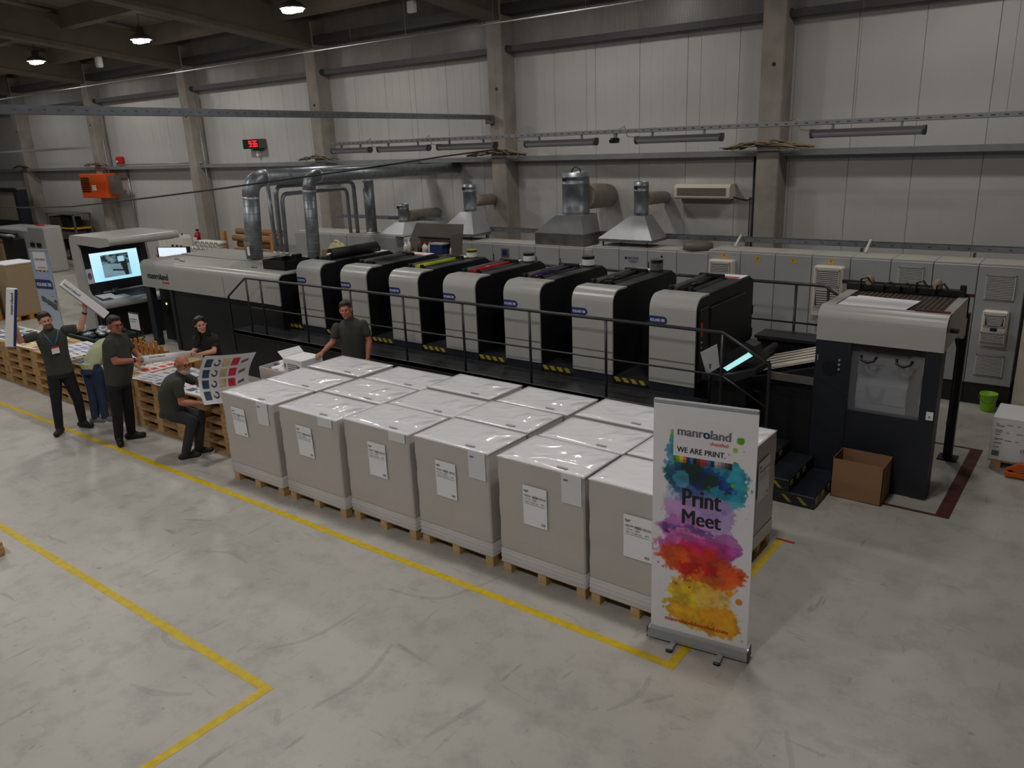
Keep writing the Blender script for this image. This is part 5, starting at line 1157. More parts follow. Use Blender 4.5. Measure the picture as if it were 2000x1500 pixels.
for s_ in (-.012, 0): g.add([tuple(q0+Vector((0, 0, .1))+nv*s_), tuple(q1+Vector((0, 0, .1))+nv*s_), tuple(q1+Vector((0, 0, 1.97))+nv*s_), tuple(q0+Vector((0, 0, 1.97))+nv*s_)], [(0, 1, 2, 3)])
g.obj('sheet_back', 'white', b2, fix=False)
Mc = Matrix.Translation(q0) @ Matrix(((dv.x, nv.x, 0, 0), (dv.y, nv.y, 0, 0), (0, 0, 1, 0), (0, 0, 0, 1)))
G().box(-.01, L2+.01, -.06, .06, 0, .1, bev=.02, M=Mc).obj('cassette', 'alu', b2); G().box(0, L2, -.01, .015, 1.955, 1.985, M=Mc).obj('top_rail', 'alu_dull', b2)
# ---- paper stacks and machine at the far left
def paper_stack(label, x0, x1, y0, y1, z0, z1, m='kraft'):
    t = thing('paper_stack', label, 'paper stack', ((x0+x1)/2, (y0+y1)/2, 0), 'unwrapped paper stacks at the far left')
    G().box(x0, x1, y0, y1, z0, z1-.02, bev=.01).obj('sheets', m, t); G().box(x0-.003, x1+.003, y0-.003, y1+.003, z1-.02, z1).obj('top_sheets', 'paper', t)
    for by in (y0, (y0+y1)/2-.05, y1-.1): G().box(x0, x1, by, by+.1, 0, z0-.022).obj('pallet_block', 'wood_orange', t)
    G().box(x0, x1, y0, y1, z0-.022, z0).obj('pallet_deck', 'wood_orange', t)
paper_stack('tall brown paper stack on a pallet left of the pale banner', -22.0, -21.05, 7.60, 8.30, .14, 1.38); paper_stack('lower paper stack behind the left end of the tables', -22.6, -21.6, 6.75, 7.5, .14, 1.22)
paper_stack('paper stack half hidden between banner and console', -20.6, -19.8, 9.0, 9.7, .14, 1.15); paper_stack('short paper stack farther back beside the console', -21.8, -21.0, 9.8, 10.6, .14, 1.25)
t = thing('second_press', 'grey and black second printing machine standing in the far corner', 'printing machine', (-31, 12.2, 0))
G().box(-33.5, -30.3, 11.9, 13.0, 0, 1.42, bev=.05).obj('body', 'cabinet', t); G().box(-30.35, -29.05, 11.9, 12.5, 0, 1.55, bev=.05).obj('end_body', 'machine_light', t)
G().box(-31.7, -30.7, 11.55, 11.9, .1, 1.12, bev=.03).obj('front_guard', 'black', t); G().box(-33.5, -31.7, 11.5, 11.9, .1, .95, bev=.03).obj('paper_bay', 'kraft', t)
for k in range(3): G().cyl((-33.5, 11.55+.1*k, 1.15+.05*k), (-30.9, 11.55+.1*k, 1.15+.05*k), .05, n=12).obj('roller', 'alu' if k == 1 else 'black', t)
G().box(-36.2, -33.75, 13.05, 13.5, 1.5, 2.60, bev=.03).obj('upper_guard', 'duct_tan', t); G().box(-33.72, -33.45, 13.02, 13.4, 0, 2.66).obj('upright', 'machine_navy', t); G().box(-36.3, -33.45, 13.0, 13.05, 2.60, 2.74).obj('top_beam', 'black', t); G().box(-36.2, -33.75, 13.05, 13.4, 0, 1.5).obj('base', 'machine_black', t)
for k in (0, 1): G().box(-30.2+.5*k, -29.95+.5*k, 11.84, 11.9, .85, 1.0, bev=.01).obj('button_box', 'black', t)
G().box(-30.1, -29.6, 12.1, 12.2, 1.55, 1.58).obj('red_mark', 'alarm_red', t)
t = thing('shelf_rack', 'dark metal shelf rack with boxes against the wall', 'shelf rack', (-32, 14.1, 0))
for x in (-33.1, -30.95):
    for y in (13.75, 14.35): G().box(x, x+.06, y, y+.06, 0, 1.75).obj('upright', 'grey_metal', t)
for z in (.35, .85, 1.2, 1.72): G().box(-33.1, -30.89, 13.75, 14.41, z, z+.04).obj('shelf', 'warn_yellow' if z == 1.2 else 'grey_metal', t)
for i, (x, z, w, h, m, lab) in enumerate(((-33.0, 1.24, .9, .4, 'shelf_dark', 'dark box at the left of the upper rack shelf'), (-32.0, 1.24, .55, .38, 'black', 'black box in the middle of the upper rack shelf'), (-33.0, .89, .7, .25, 'alu_dull', 'grey tins on the middle rack shelf'), (-32.1, .89, .9, .22, 'grey_metal', 'grey box on the middle rack shelf'), (-32.9, .39, .8, .35, 'paint_red', 'dark red box on the bottom rack shelf'), (-31.8, .39, .7, .4, 'black', 'black box on the bottom rack shelf'))):
    single(G().box(x, x+w, 13.8, 14.3, z, z+h, bev=.02), 'storage_box', m, lab, 'box', 'boxes on the shelf rack')
# ---- goods along the wall behind the delivery
def simple_pallet(label, x0, x1, y0, y1, z=0.0):
    t = thing('wooden_pallet', label, 'pallet', ((x0+x1)/2, (y0+y1)/2, z), 'pallets along the wall')
    for x in np.linspace(x0, x1-.1, 3): G().box(x, x+.1, y0, y1, z, z+.10).obj('runner', 'wood_orange', t)
    n = 5
    for k in range(n): y = y0+(y1-y0-.1)*k/(n-1); G().box(x0, x1, y, y+.1, z+.10, z+.122).obj('board', 'wood_orange', t)
for k in range(6): simple_pallet('wooden pallet under the jerrycans, %s from the floor' % ('first', 'second', 'third', 'fourth', 'fifth', 'sixth')[k], -24.3, -22.9, 13.1, 13.9, k*.1225)
for k in range(6):
    x = -24.2+.24*k; t = thing('jerrycan', 'white plastic jerrycan on the pallets by the wall, number %d from the left' % (k+1) if False else 'white plastic jerrycan on the pallet stack by the wall, %s from the left' % ('first', 'second', 'third', 'fourth', 'fifth', 'sixth')[k], 'jerrycan', (x+.1, 13.4, .736), 'white jerrycans by the wall')
    h = .62; G().prism([(x, .736), (x+.21, .736), (x+.21, .736+h*.85), (x+.15, .736+h), (x+.04, .736+h), (x, .736+h*.9)], 'y', 13.2, 13.5).obj('body', 'plastic_white', t); G().cyl((x+.06, 13.3, .736+h), (x+.06, 13.3, .736+h+.05), .03, n=10).obj('cap', 'black', t)
    if k > 2: G().box(x+.04, x+.16, 13.19, 13.2, .86, 1.06).obj('hazard_label', 'black', t)
simple_pallet('wooden pallet under the pile of white cans', -21.9, -20.3, 12.78, 13.26)
n = 0
cang = thing('tin_can', 'white tin can with dark hazard diamond in the pile by the wall', 'can', (0, 0, 0), 'white cans piled by the wall')
G().cyl((0, 0, .055), (0, .3, .055), .053, n=12).obj('tin', 'plastic_white', cang); G().add([(0, -.002, .02), (.03, -.002, .055), (0, -.002, .09), (-.03, -.002, .055)], [(0, 1, 2, 3)]).obj('diamond', 'grey_text', cang, fix=False)
for r in range(10):
    for k in range(13):
        if r < 5 and k % 1 == 1: continue
        if r > 7 and k < 3: continue
        if r < 3: continue
        dup(cang, (-21.82+.112*k+(.056 if r % 2 else 0), 12.84+.02*(k % 2), .323+.098*r))
single(G().box(-21.88, -20.32, 12.80, 13.24, .123, .615), 'carton_layer', 'plastic_white', 'white cartons under the pile of cans by the wall', 'carton')
remove_tree(cang)
simple_pallet('wooden pallet under the brown cardboard tubes', -20.7, -18.4, 13.3, 14.1)
t = thing('post_frame', 'wooden posts holding the brown cardboard tubes', 'frame', (-19.5, 13.7, .122))
for x in (-20.75, -19.35, -18.5): G().box(x, x+.1, 13.25, 13.35, .122, 1.55).obj('post', 'wood_orange', t)
for k in range(8):
    z = .23+k*.185; single(G().cyl((-20.6+.05*(k % 2), 13.55+.1*(k % 2), z), (-18.5+.05*(k % 3), 13.55+.1*(k % 2), z), .09, n=14), 'cardboard_tube', 'brown_tube', 'long brown cardboard tube, %s from the floor by the wall' % ('first', 'second', 'third', 'fourth', 'fifth', 'sixth', 'seventh', 'topmost')[k], 'cardboard tube', 'brown tubes by the wall')

# ================================================================ PALLET TABLES WITH PRINTED SHEETS
def make_euro(L=1.14, Wd=.78):
    t = thing('euro_pallet', 'x', 'pallet', (0, 0, 0), 'pallets stacked as tables')
    bw = .1
    for y in (0, Wd/2-.06, Wd-bw): G().box(0, L, y, y+(.12 if y == Wd/2-.06 else bw), 0, .022, bev=.003).obj('bottom_board', 'wood', t)
    for x in (0, L/2-.07, L-.13):
        for y in (0, Wd/2-.05, Wd-bw): G().box(x, x+(.14 if x else .13), y, y+bw, .022, .10, bev=.003).obj('block', 'wood', t)
        G().box(x, x+.14 if x == L/2-.07 else x+.13, 0, Wd, .10, .121).obj('cross_board', 'wood', t)
    for k in range(5): y = (Wd-.13)*k/4; G().box(0, L, y, y+.13, .121, .143, bev=.003).obj('deck_board', 'wood', t)
    return t
eu = make_euro()
LEV = ['lowest', 'second', 'third', 'fourth', 'top']
STK = [(-9.83, 5.25, 1.15, 'behind the crouching man'), (-10.985, 5.26, 1.145, 'behind the man holding the white roll'), (-12.94, 5.22, 1.15, 'behind the bending person in jeans'), (-14.16, 5.22, 1.2, 'behind the man with raised arms'), (-15.39, 5.25, 1.21, 'left of the man with raised arms'), (-16.63, 5.25, 1.22, 'at the far left end of the tables')]
for x, y, L, lab in STK:
    for k in range(5): dup(eu, (x+random.uniform(-.008, .008), y+random.uniform(-.01, .01), k*.1437), 0, '%s pallet of the stack %s' % (LEV[k], lab), (L/1.14*.99, 1, 1))
for k in range(5): dup(eu, (-11.0, 5.24+random.uniform(-.008, .008), k*.1437), math.pi/2, '%s pallet of the crosswise stack behind the bending person' % LEV[k])
dup(eu, (-9.55, 1.68, 0), 0, 'single wooden pallet lying at the left edge of the open floor', (1, 1, 1))
remove_tree(eu)
def grid_print(cols, rows, pal, seed, margin=.06, bg=(226, 224, 230)):
    def f(u, v):
        R = np.full_like(u, float(bg[0])); Gc = np.full_like(u, float(bg[1])); B = np.full_like(u, float(bg[2]))
        uu = (u-margin)/(1-2*margin); vv = (v-margin)/(1-2*margin); i = np.floor(uu*cols).astype(int); j = np.floor(vv*rows).astype(int); fu = uu*cols-i; fv = vv*rows-j
        ok = (uu > 0) & (uu < 1) & (vv > 0) & (vv < 1); n = fnoise(u, v, 12, seed)
        for c in range(cols):
            kind, col = pal[c % len(pal)]
            m = ok & (i == c)
            if kind == 'tile': m = m & (fu > .10) & (fu < .90) & (fv > .12) & (fv < .88); s = .75+.5*n
            elif kind == 'ring': d = np.hypot((fu-.5), (fv-.5)*1.1); m = m & (d > .20) & (d < .36) & ((fu > .45) | (fv < .5)); s = .7+.6*n
            else: m = m & (fu > .15) & (fu < .85) & (np.abs(fv-.5-.3*(fu-.5)) < .09+.1*n); s = .8+.4*n
            R = np.where(m, col[0]*s, R); Gc = np.where(m, col[1]*s, Gc); B = np.where(m, col[2]*s, B)
        return R, Gc, B
    return f
PAL = [('tile', (52, 76, 96)), ('ring', (58, 48, 54)), ('tile', (206, 184, 150)), ('tile', (206, 48, 66)), ('bar', (120, 96, 100))]
PALB = [('bar', (90, 96, 130)), ('tile', (150, 156, 186)), ('bar', (60, 66, 96)), ('tile', (198, 196, 214))]
PALC = [('tile', (40, 46, 62)), ('tile', (70, 84, 110)), ('ring', (30, 34, 46))]
PALD = [('tile', (226, 140, 90)), ('tile', (206, 200, 90)), ('tile', (200, 90, 120))]
zt_ = .7205
def sheet(label, x, y, w, h, rot, fn, k=0):
    c, s = math.cos(rot), math.sin(rot)
    o = print_sheet('printed_sheet', lambda u, v: ((u-.5)*w*c-(v-.5)*h*s, (u-.5)*w*s+(v-.5)*h*c, .0006+.003*np.sin(3*u+1)*np.sin(3*v)*0+0*u), 60, 44, fn, 'print')
    o.location = (x, y, zt_+.0022*(k+1)); tag(o, label, 'printed sheet', 'printed sheets on the pallet tables'); return o
sheet('printed sheet with dark pictures on the table beside the crouching man', -9.3, 5.62, 1.0, .70, .02, grid_print(5, 4, PAL, 1), 0)
sheet('bluish printed sheet on the table under the white roll', -10.42, 5.64, 1.0, .72, -.05, grid_print(4, 5, PALB, 2), 0)
sheet('small printed sheet with red strips beside the crouching man', -10.02, 5.52, .5, .36, .5, grid_print(2, 3, [('bar', (206, 90, 80)), ('tile', (226, 200, 200))], 3), 1)
sheet('printed sheet with pale pictures at the back of the table under the roll', -9.9, 5.83, .6, .30, -.1, grid_print(5, 3, PAL, 7), 2)
sheet('pale printed sheet behind the bending person', -12.3, 5.66, 1.0, .7, .05, grid_print(3, 6, PALB, 4), 0)
sheet('dark printed sheet on the table left of the bending person', -12.45, 5.45, .8, .4, .1, grid_print(6, 3, PALC, 5, bg=(60, 66, 84)), 1)
sheet('white sheet with purple bars behind the man with raised arms', -13.5, 5.66, 1.0, .7, -.08, grid_print(3, 5, PALB, 6), 0)
sheet('colourful yellow and red printed sheet left of the man with raised arms', -14.55, 5.50, .7, .5, .1, grid_print(3, 2, PALD, 8), 1)
sheet('pale pink printed sheet near the left end of the tables', -14.9, 5.70, .9, .6, .0, grid_print(4, 4, [('tile', (214, 170, 190)), ('bar', (150, 130, 160))], 9), 0)
sheet('dark printed sheet at the far left end of the tables', -16.0, 5.64, 1.0, .7, .03, grid_print(5, 4, PALC, 10), 0)
sheet('white sheet with dark pictures on the crosswise stack behind the bending person', -11.4, 5.75, .75, .6, .03, grid_print(4, 4, PAL, 21), 0)
sheet('pale printed sheet at the front edge between the two standing men', -10.75, 5.40, .45, .3, .12, grid_print(3, 3, PALB, 22), 1)
sheet('printed sheet with dark pictures at the front edge of the table under the roll', -10.1, 5.34, .62, .2, .0, grid_print(4, 2, PALC, 23), 2)
sheet('white sheet with pink picture at the table corner behind the crouching man', -9.0, 5.50, .45, .5, .1, grid_print(2, 2, [('tile', (226, 130, 130)), ('tile', (200, 206, 214))], 24), 1)
# the crouching man's curved poster
P00, P10, P01, P11 = np.array((-8.66, 4.955, .80)), np.array((-8.60, 5.60, .72)), np.array((-8.70, 5.09, 1.385)), np.array((-8.42, 5.62, 1.345))
def ppos(u, v):
    b = [(1-u)*(1-v)*P00[i]+u*(1-v)*P10[i]+(1-u)*v*P01[i]+u*v*P11[i] for i in range(3)]
    k = np.sin(np.pi*v); e = np.sin(np.pi*u)
    return b[0]-.10*k-.03*e, b[1]-.02*k, b[2]-.015*e
po = print_sheet('printed_poster', ppos, 90, 110, grid_print(5, 4, PAL, 11, .055), 'print'); a_ = np.array((-8.66, 5.2, .8))
me = po.data; co = np.zeros(len(me.vertices)*3, np.float32); me.vertices.foreach_get('co', co); co = co.reshape(-1, 3)-a_.astype(np.float32); me.vertices.foreach_set('co', co.ravel()); po.location = tuple(a_); me.update()
tag(po, 'large curved printed poster held up by the crouching man', 'poster')
# ---- things behind the tables
t = thing('green_bin', 'dark green plastic bin piled with crumpled foil behind the tables', 'bin', (-14.85, 6.7, 0))
for q in ((-15.4, -14.3, 6.35, 6.37), (-15.4, -14.3, 7.08, 7.1), (-15.4, -15.38, 6.35, 7.1), (-14.32, -14.3, 6.35, 7.1)): G().box(*q, 0, .62, bev=.006).obj('wall', 'dark_green', t)
G().box(-15.38, -14.32, 6.37, 7.08, 0, .40).obj('filling', 'dark_green', t); G().box(-15.43, -14.27, 6.32, 6.36, .58, .64, bev=.01).obj('rim', 'dark_green', t); G().box(-14.95, -14.85, 6.335, 6.35, .3, .45).obj('docket', 'white', t)
g = G(); rg2 = np.random.default_rng(3)
for k in range(26):
    c = (rg2.uniform(-15.3, -14.4), rg2.uniform(6.42, 7.02), rg2.uniform(.45, .72)); r_ = rg2.uniform(.07, .15); g.ell(c, (r_, r_*.8, r_*.5), 7, mi=(0, 0, 1, 0, 2)[k % 5])
o = single(g, 'foil_pile', ['foil', 'dark_green', 'black'], 'crumpled foil and dark wrapping heaped in the green bin', 'foil'); o['kind'] = 'stuff'
t = thing('upright_pallet', 'orange wooden pallet standing upright behind the tables', 'pallet', (-13.0, 6.6, 0))
for k in range(7): x = -13.55+.165*k; G().box(x, x+.085, 6.56, 6.585, .0, .70+.03*(k % 3), bev=.004).obj('slat', 'wood_orange', t)
for z in (.16, .52): G().box(-13.58, -12.46, 6.586, 6.66, z, z+.09).obj('rail', 'wood_orange', t)
t = thing('notice_stand', 'black-framed white notice on a thin stand behind the tables', 'notice', (-13.6, 6.75, 0))
G().box(-13.78, -13.42, 6.74, 6.76, .80, 1.12).obj('frame', 'black', t); G().box(-13.76, -13.44, 6.735, 6.741, .82, 1.10).obj('sheet', 'paper', t); G().tube([(-13.6, 6.77, 0), (-13.6, 6.77, .85)], .015, 8).obj('pole', 'black', t); G().box(-13.75, -13.45, 6.65, 6.9, 0, .015).obj('foot', 'black', t)
g = G().box(-13.72, -13.50, 6.732, 6.735, 1.0, 1.015); g.box(-13.72, -13.55, 6.732, 6.735, .96, .97); g.obj('print_lines', 'grey_text', t)['kind'] = 'stuff'
pts = [(-15.45+.05*math.cos(k*.9), 7.75+.05*math.sin(k*.9), .06+.012*k) for k in range(30)]; single(G().tube(pts, .012, 5), 'spiral_cable', 'cable', 'coiled black cable on the floor beside the delivery leg', 'cable')
# carton with paper scraps, small white carton on top
t = thing('waste_carton', 'grey carton full of plastic scraps behind the paper pallets', 'carton', (-8.9, 6.45, 0))
for q in ((-9.32, -8.42, 6.22, 6.235), (-9.32, -8.42, 6.725, 6.74), (-9.32, -9.305, 6.22, 6.74), (-8.435, -8.42, 6.22, 6.74)): G().box(*q, 0, .88).obj('wall', 'wrap_side', t)
G().box(-9.3, -8.44, 6.24, 6.72, 0, .80).obj('filling', 'alu_dull', t)
g = G()
for k in range(22):
    c = (rg2.uniform(-9.24, -8.85), rg2.uniform(6.30, 6.68), rg2.uniform(.82, .90)); g.ell(c, (rg2.uniform(.05, .12), rg2.uniform(.04, .1), .035), 7, mi=0 if k % 4 else 1)
single(g, 'plastic_scraps', ['paper', 'badge_blue'], 'white and blue plastic scraps heaped in the grey carton', 'scraps')['kind'] = 'stuff'
t = thing('small_carton', 'small white printed carton with an open flap on the grey carton', 'carton', (-8.62, 6.5, .80))
G().box(-8.86, -8.46, 6.30, 6.66, .81, 1.05, bev=.005).obj('box', 'white', t)
G().add([(-8.86, 6.30, 1.05), (-8.86, 6.66, 1.05), (-8.95, 6.66, 1.12), (-8.95, 6.30, 1.12), (-8.86, 6.30, 1.055), (-8.86, 6.66, 1.055), (-8.947, 6.66, 1.126), (-8.947, 6.30, 1.126)], [(0, 1, 2, 3), (7, 6, 5, 4), (0, 4, 5, 1), (1, 5, 6, 2), (2, 6, 7, 3), (3, 7, 4, 0)]).obj('flap', 'white', t)
g = G().box(-8.83, -8.80, 6.297, 6.30, .92, .98)
for k in range(4): g.box(-8.76, -8.62+.02*k, 6.297, 6.30, .88+.03*k, .892+.03*k)
g.box(-8.57, -8.51, 6.297, 6.30, .90, .97); g.obj('print_marks', 'grey_text', t)['kind'] = 'stuff'

# ================================================================ RIGHT SIDE
t = thing('cardboard_box', 'open brown cardboard box on the floor in front of the feeder', 'box', (-1.87, 8.27, 0))
x0, x1, y0, y1, h = -2.12, -1.62, 8.10, 8.45, .43
G().box(x0, x1, y0, y0+.006, 0, h).obj('wall', 'cardboard', t); G().box(x0, x1, y1-.006, y1, 0, h).obj('wall', 'cardboard', t); G().box(x0, x0+.006, y0, y1, 0, h).obj('wall', 'cardboard', t); G().box(x1-.006, x1, y0, y1, 0, h-.01).obj('wall', 'cardboard', t); G().box(x0, x1, y0, y1, 0, .006).obj('bottom', 'cardboard', t)
t = thing('bucket', 'bright green plastic bucket on the floor by the cabinets', 'bucket', (-1.18, 11.86, 0))
G().lathe([(0, 0), (.082, 0), (.085, .01), (.105, .225), (.112, .23), (.112, .245), (.10, .245), (.08, .015), (0, .015)], (-1.18, 11.86, 0), 24).obj('pail', 'bucket', t); G().tube([(-1.18+.112*math.cos(a), 11.86+.02-.112*math.sin(a)*.3-.08, .225-.10*math.sin(a)) for a in np.linspace(0, math.pi, 11)], .003, 5).obj('handle', 'grey_metal', t)
t = thing('carton_stack', 'white printed carton on a small pallet at the right edge', 'carton', (-.6, 10.0, 0))
G().box(-.90, -.2, 9.78, 10.33, .10, .60, bev=.004).obj('carton', 'white', t)
for x in (-.86, -.58, -.3): G().box(x, x+.09, 9.80, 10.30, 0, .08).obj('runner', 'wood', t)
G().box(-.9, -.2, 9.79, 10.32, .08, .10).obj('deck', 'wood', t)
g = G()
for k in range(6): g.box(-.86, -.86+.05+.015*(k % 3), 9.777, 9.78, .25+.05*k, .258+.05*k)
for k in range(5): g.box(-.60+.02*k, -.592+.02*k, 9.777, 9.78, .22, .27); g.box(-.42+.03*k, -.41+.03*k, 9.777, 9.78, .24, .28)
for k in range(14): a = -.86+.1*(k % 5); z = .52-.045*(k//5)*2; g.box(a, a+.03+.03*((k*7) % 2), 9.777, 9.78, z, z+.007)
g.box(-.87, -.80, 9.777, 9.78, .15, .21); g.box(-.45, -.42, 9.777, 9.78, .47, .52)
g.obj('print_marks', 'grey_text', t)['kind'] = 'stuff'
t = thing('pallet_jack', 'orange pallet jack under the white carton at the right edge', 'pallet jack', (-.45, 9.62, 0))
G().prism([(-.70, .02), (-.63, .02), (-.55, .10), (-.15, .10), (-.15, .16), (-.58, .16), (-.70, .07)], 'y', 9.60, 9.68).obj('fork', 'orange_jack', t); G().box(-.70, -.15, 9.55, 9.6, .02, .06).obj('bar', 'orange_jack', t); G().cyl((-.65, 9.60, .04), (-.65, 9.70, .04), .04, n=12).obj('wheel', 'black', t)
# ================================================================ PEOPLE
def V3(p): return np.array(p, float)
def unit(v): v = V3(v); return v/np.linalg.norm(v)
class Figure:
    def __init__(s): s.p = []; s.g = G()
    def cap(s, tagn, a, b, ra, rb=None, n=12):
        rb = ra if rb is None else rb; a, b = V3(a), V3(b); d = b-a; L = np.linalg.norm(d); d = d/max(L, 1e-6)
        u = V3(Vector(d).orthogonal().normalized()); w = np.cross(d, u); rings = []; v = []
        for k in range(4): t = math.pi/2*(1-k/4); rings.append((a-d*ra*math.sin(t), ra*math.cos(t)))
        rings.append((a, ra)); rings.append((b, rb))
        for k in range(1, 5): t = math.pi/2*k/4; rings.append((b+d*rb*math.sin(t), rb*math.cos(t)))
        for c, r in rings: v += [tuple(c+max(r, 1e-4)*(math.cos(2*math.pi*i/n)*u+math.sin(2*math.pi*i/n)*w)) for i in range(n)]
        m = len(rings); f = [(i*n+j, i*n+(j+1) % n, (i+1)*n+(j+1) % n, (i+1)*n+j) for i in range(m-1) for j in range(n)]
        s.g.add(v, f+[tuple(range(n-1, -1, -1)), tuple(range((m-1)*n, m*n))])
        def sd(P):
            t = np.clip(((P-a) @ d)/max(L, 1e-6), 0, 1); return np.linalg.norm(P-a-np.outer(t*L, d), axis=1)-(ra+(rb-ra)*t)
        s.p.append((tagn, sd)); return s
    def ell(s, tagn, c, r, ax, n=16):
        c = V3(c); A = np.array(ax, float); r = V3(r); v = []; m = n//2
        for i in range(m+1):
            t = math.pi*i/m
            for j in range(n):
                q = 2*math.pi*j/n; l = np.array((r[0]*max(math.sin(t), 1e-3)*math.cos(q), r[1]*max(math.sin(t), 1e-3)*math.sin(q), r[2]*math.cos(t))); v.append(tuple(c+l @ A))
        s.g.add(v, [(i*n+j, (i+1)*n+j, (i+1)*n+(j+1) % n, i*n+(j+1) % n) for i in range(m) for j in range(n)]+[tuple(range(n)), tuple(range((m+1)*n-1, m*n-1, -1))])
        def sd(P):
            l = (P-c) @ A.T; return (np.linalg.norm(l/r, axis=1)-1)*r.min()
        s.p.append((tagn, sd)); return s
    def loft(s, tagn, secs, r, f, n=20):
        """secs: (centre, half width along r, half depth along f)"""
        r, f = unit(r), unit(f); C = [V3(q[0]) for q in secs]; v = []; m = len(secs)
        for c, a, b in secs: v += [tuple(V3(c)+a*np.sign(math.cos(t))*abs(math.cos(t))**.85*r+b*np.sign(math.sin(t))*abs(math.sin(t))**.85*f) for t in [2*math.pi*j/n for j in range(n)]]
        s.g.add(v, [(i*n+j, i*n+(j+1) % n, (i+1)*n+(j+1) % n, (i+1)*n+j) for i in range(m-1) for j in range(n)]+[tuple(range(n-1, -1, -1)), tuple(range((m-1)*n, m*n))])
        def sd(P):
            best = np.full(len(P), 9.0)
            for i in range(m-1):
                d = C[i+1]-C[i]; L = np.linalg.norm(d); t = ((P-C[i]) @ d)/(L*L); tc = np.clip(t, 0, 1)
                q = P-C[i]-np.outer(tc, d); a = secs[i][1]+(secs[i+1][1]-secs[i][1])*tc; b = secs[i][2]+(secs[i+1][2]-secs[i][2])*tc
                x = q @ r; y = q @ f; z = np.abs(t-tc)*L; e = (np.sqrt((x/a)**2+(y/b)**2)-1)*np.minimum(a, b); best = np.minimum(best, np.maximum(e, 0)+z+np.minimum(e, 0))
            return best
        s.p.append((tagn, sd)); return s
    def hand(s, w, d, nrm, th, k=1.0, curl=.6):
        """w wrist, d pointing direction, nrm palm side (fingers curl that way), th thumb side"""
        w, d = V3(w), unit(d); nrm = V3(nrm)-d*np.dot(nrm, d); nrm = unit(nrm); th = V3(th)-d*np.dot(th, d)-nrm*np.dot(th, nrm); th = unit(th)
        s.ell('skin', w+d*.045*k, (.040*k, .052*k, .017*k), (th, d, nrm))
        for i, (o, L) in enumerate(((.030, .9), (.010, 1.0), (-.010, .95), (-.029, .78))):
            a = w+d*.085*k+th*o*k; b = a+(d*math.cos(curl)+nrm*math.sin(curl))*.040*L*k+th*o*.12; c = b+(d*math.cos(curl*2.2)+nrm*math.sin(curl*2.2))*.036*L*k
            s.cap('skin', w+d*.06*k+th*o*.8*k, a, .0100*k, .0095*k, 8); s.cap('skin', a, b, .0092*k, .0088*k, 8); s.cap('skin', b, c, .0088*k, .0075*k, 8)
        a = w+d*.02*k+th*.026*k; b = w+d*.055*k+th*.052*k+nrm*.012*k; c = b+d*.032*k+nrm*.016*k*(1+curl)
        s.cap('skin', a, b, .013*k, .011*k, 8); s.cap('skin', b, c, .0105*k, .0085*k, 8); return s
    def head(s, c, f, up=(0, 0, 1), k=1.0, hair='short', beard=False, smile=False):
        c = V3(c); f = unit(f); up = unit(V3(up)-f*np.dot(up, f)) ; r = np.cross(f, up); A = (r, f, up); E = lambda x, y, z: c+(r*x+f*y+up*z)*k
        R = lambda *q: tuple(k*i for i in q)
        s.ell('skin', E(0, -.012, .025), R(.076, .096, .092), A); s.ell('skin', E(0, .022, -.045), R(.060, .074, .075), A); s.ell('skin', E(0, .062, -.098), R(.030, .026, .020), A)
        s.cap('skin', E(0, .098, .012), E(0, .116, -.024), .009*k, .014*k, 8); s.ell('skin', E(0, .088, .030), R(.05, .018, .012), A)
        for q in (-1, 1):
            s.ell('skin', E(.079*q, -.012, -.008), R(.011, .024, .034), A); s.ell('skin', E(.036*q, .082, -.02), R(.026, .02, .022), A)
            s.ell('eye', E(.031*q, .0945, .006), R(.0105, .006, .0045), A); s.cap('brow', E(.018*q, .101, .031), E(.045*q, .090, .031), .0032*k, .0025*k, 6)
        s.cap('lip', E(-.020, .093, -.061), E(.020, .093, -.061), .0065*k, .0065*k, 6)
        if smile: s.cap('teeth', E(-.012, .0985, -.059), E(.012, .0985, -.059), .0025*k, .0025*k, 6)
        if hair == 'short': s.ell('hair', E(0, -.026, .048), R(.082, .094, .080), A); s.ell('hair', E(0, .030, .092), R(.062, .055, .028), A); s.ell('hair', E(0, -.07, -.01), R(.068, .045, .06), A)
        if hair == 'fringe': s.ell('hair', E(0, -.055, -.005), R(.080, .056, .045), A)
        if hair == 'long':
            s.ell('hair', E(0, -.026, .046), R(.086, .096, .084), A); s.ell('hair', E(0, .01, .095), R(.07, .07, .03), A)
            s.cap('hair', E(-.060, -.03, .02), E(-.070, -.02, -.17), .035*k, .035*k); s.cap('hair', E(.060, -.03, .02), E(.080, -.02, -.20), .038*k, .04*k); s.cap('hair', E(0, -.08, .02), E(0, -.08, -.20), .06*k, .06*k)
        if beard: s.ell('beard', E(0, .040, -.085), R(.062, .066, .044), A); s.cap('beard', E(-.03, .094, -.043), E(.03, .094, -.043), .009*k, .009*k, 6)
        return s
    def build(s, label, base, mats, skin='skin', voxel=.0075):
        me = bpy.data.meshes.new('tmp'); me.from_pydata(s.g.v, [], s.g.f); bm = bmesh.new(); bm.from_mesh(me); bmesh.ops.recalc_face_normals(bm, faces=bm.faces); bm.to_mesh(me); bm.free()
        o = bpy.data.objects.new('tmp', me); COL.objects.link(o)
        m = o.modifiers.new('r', 'REMESH'); m.mode = 'VOXEL'; m.voxel_size = voxel; m.use_smooth_shade = True
        q = o.modifiers.new('s', 'SMOOTH'); q.factor = .5; q.iterations = 2
        bpy.context.view_layer.update(); dg = bpy.context.evaluated_depsgraph_get(); body = bpy.data.meshes.new_from_object(o.evaluated_get(dg))
        bpy.data.objects.remove(o); bpy.data.meshes.remove(me)
        n = len(body.polygons); ce = np.zeros(n*3, np.float32); body.polygons.foreach_get('center', ce); ce = ce.reshape(-1, 3).astype(float)
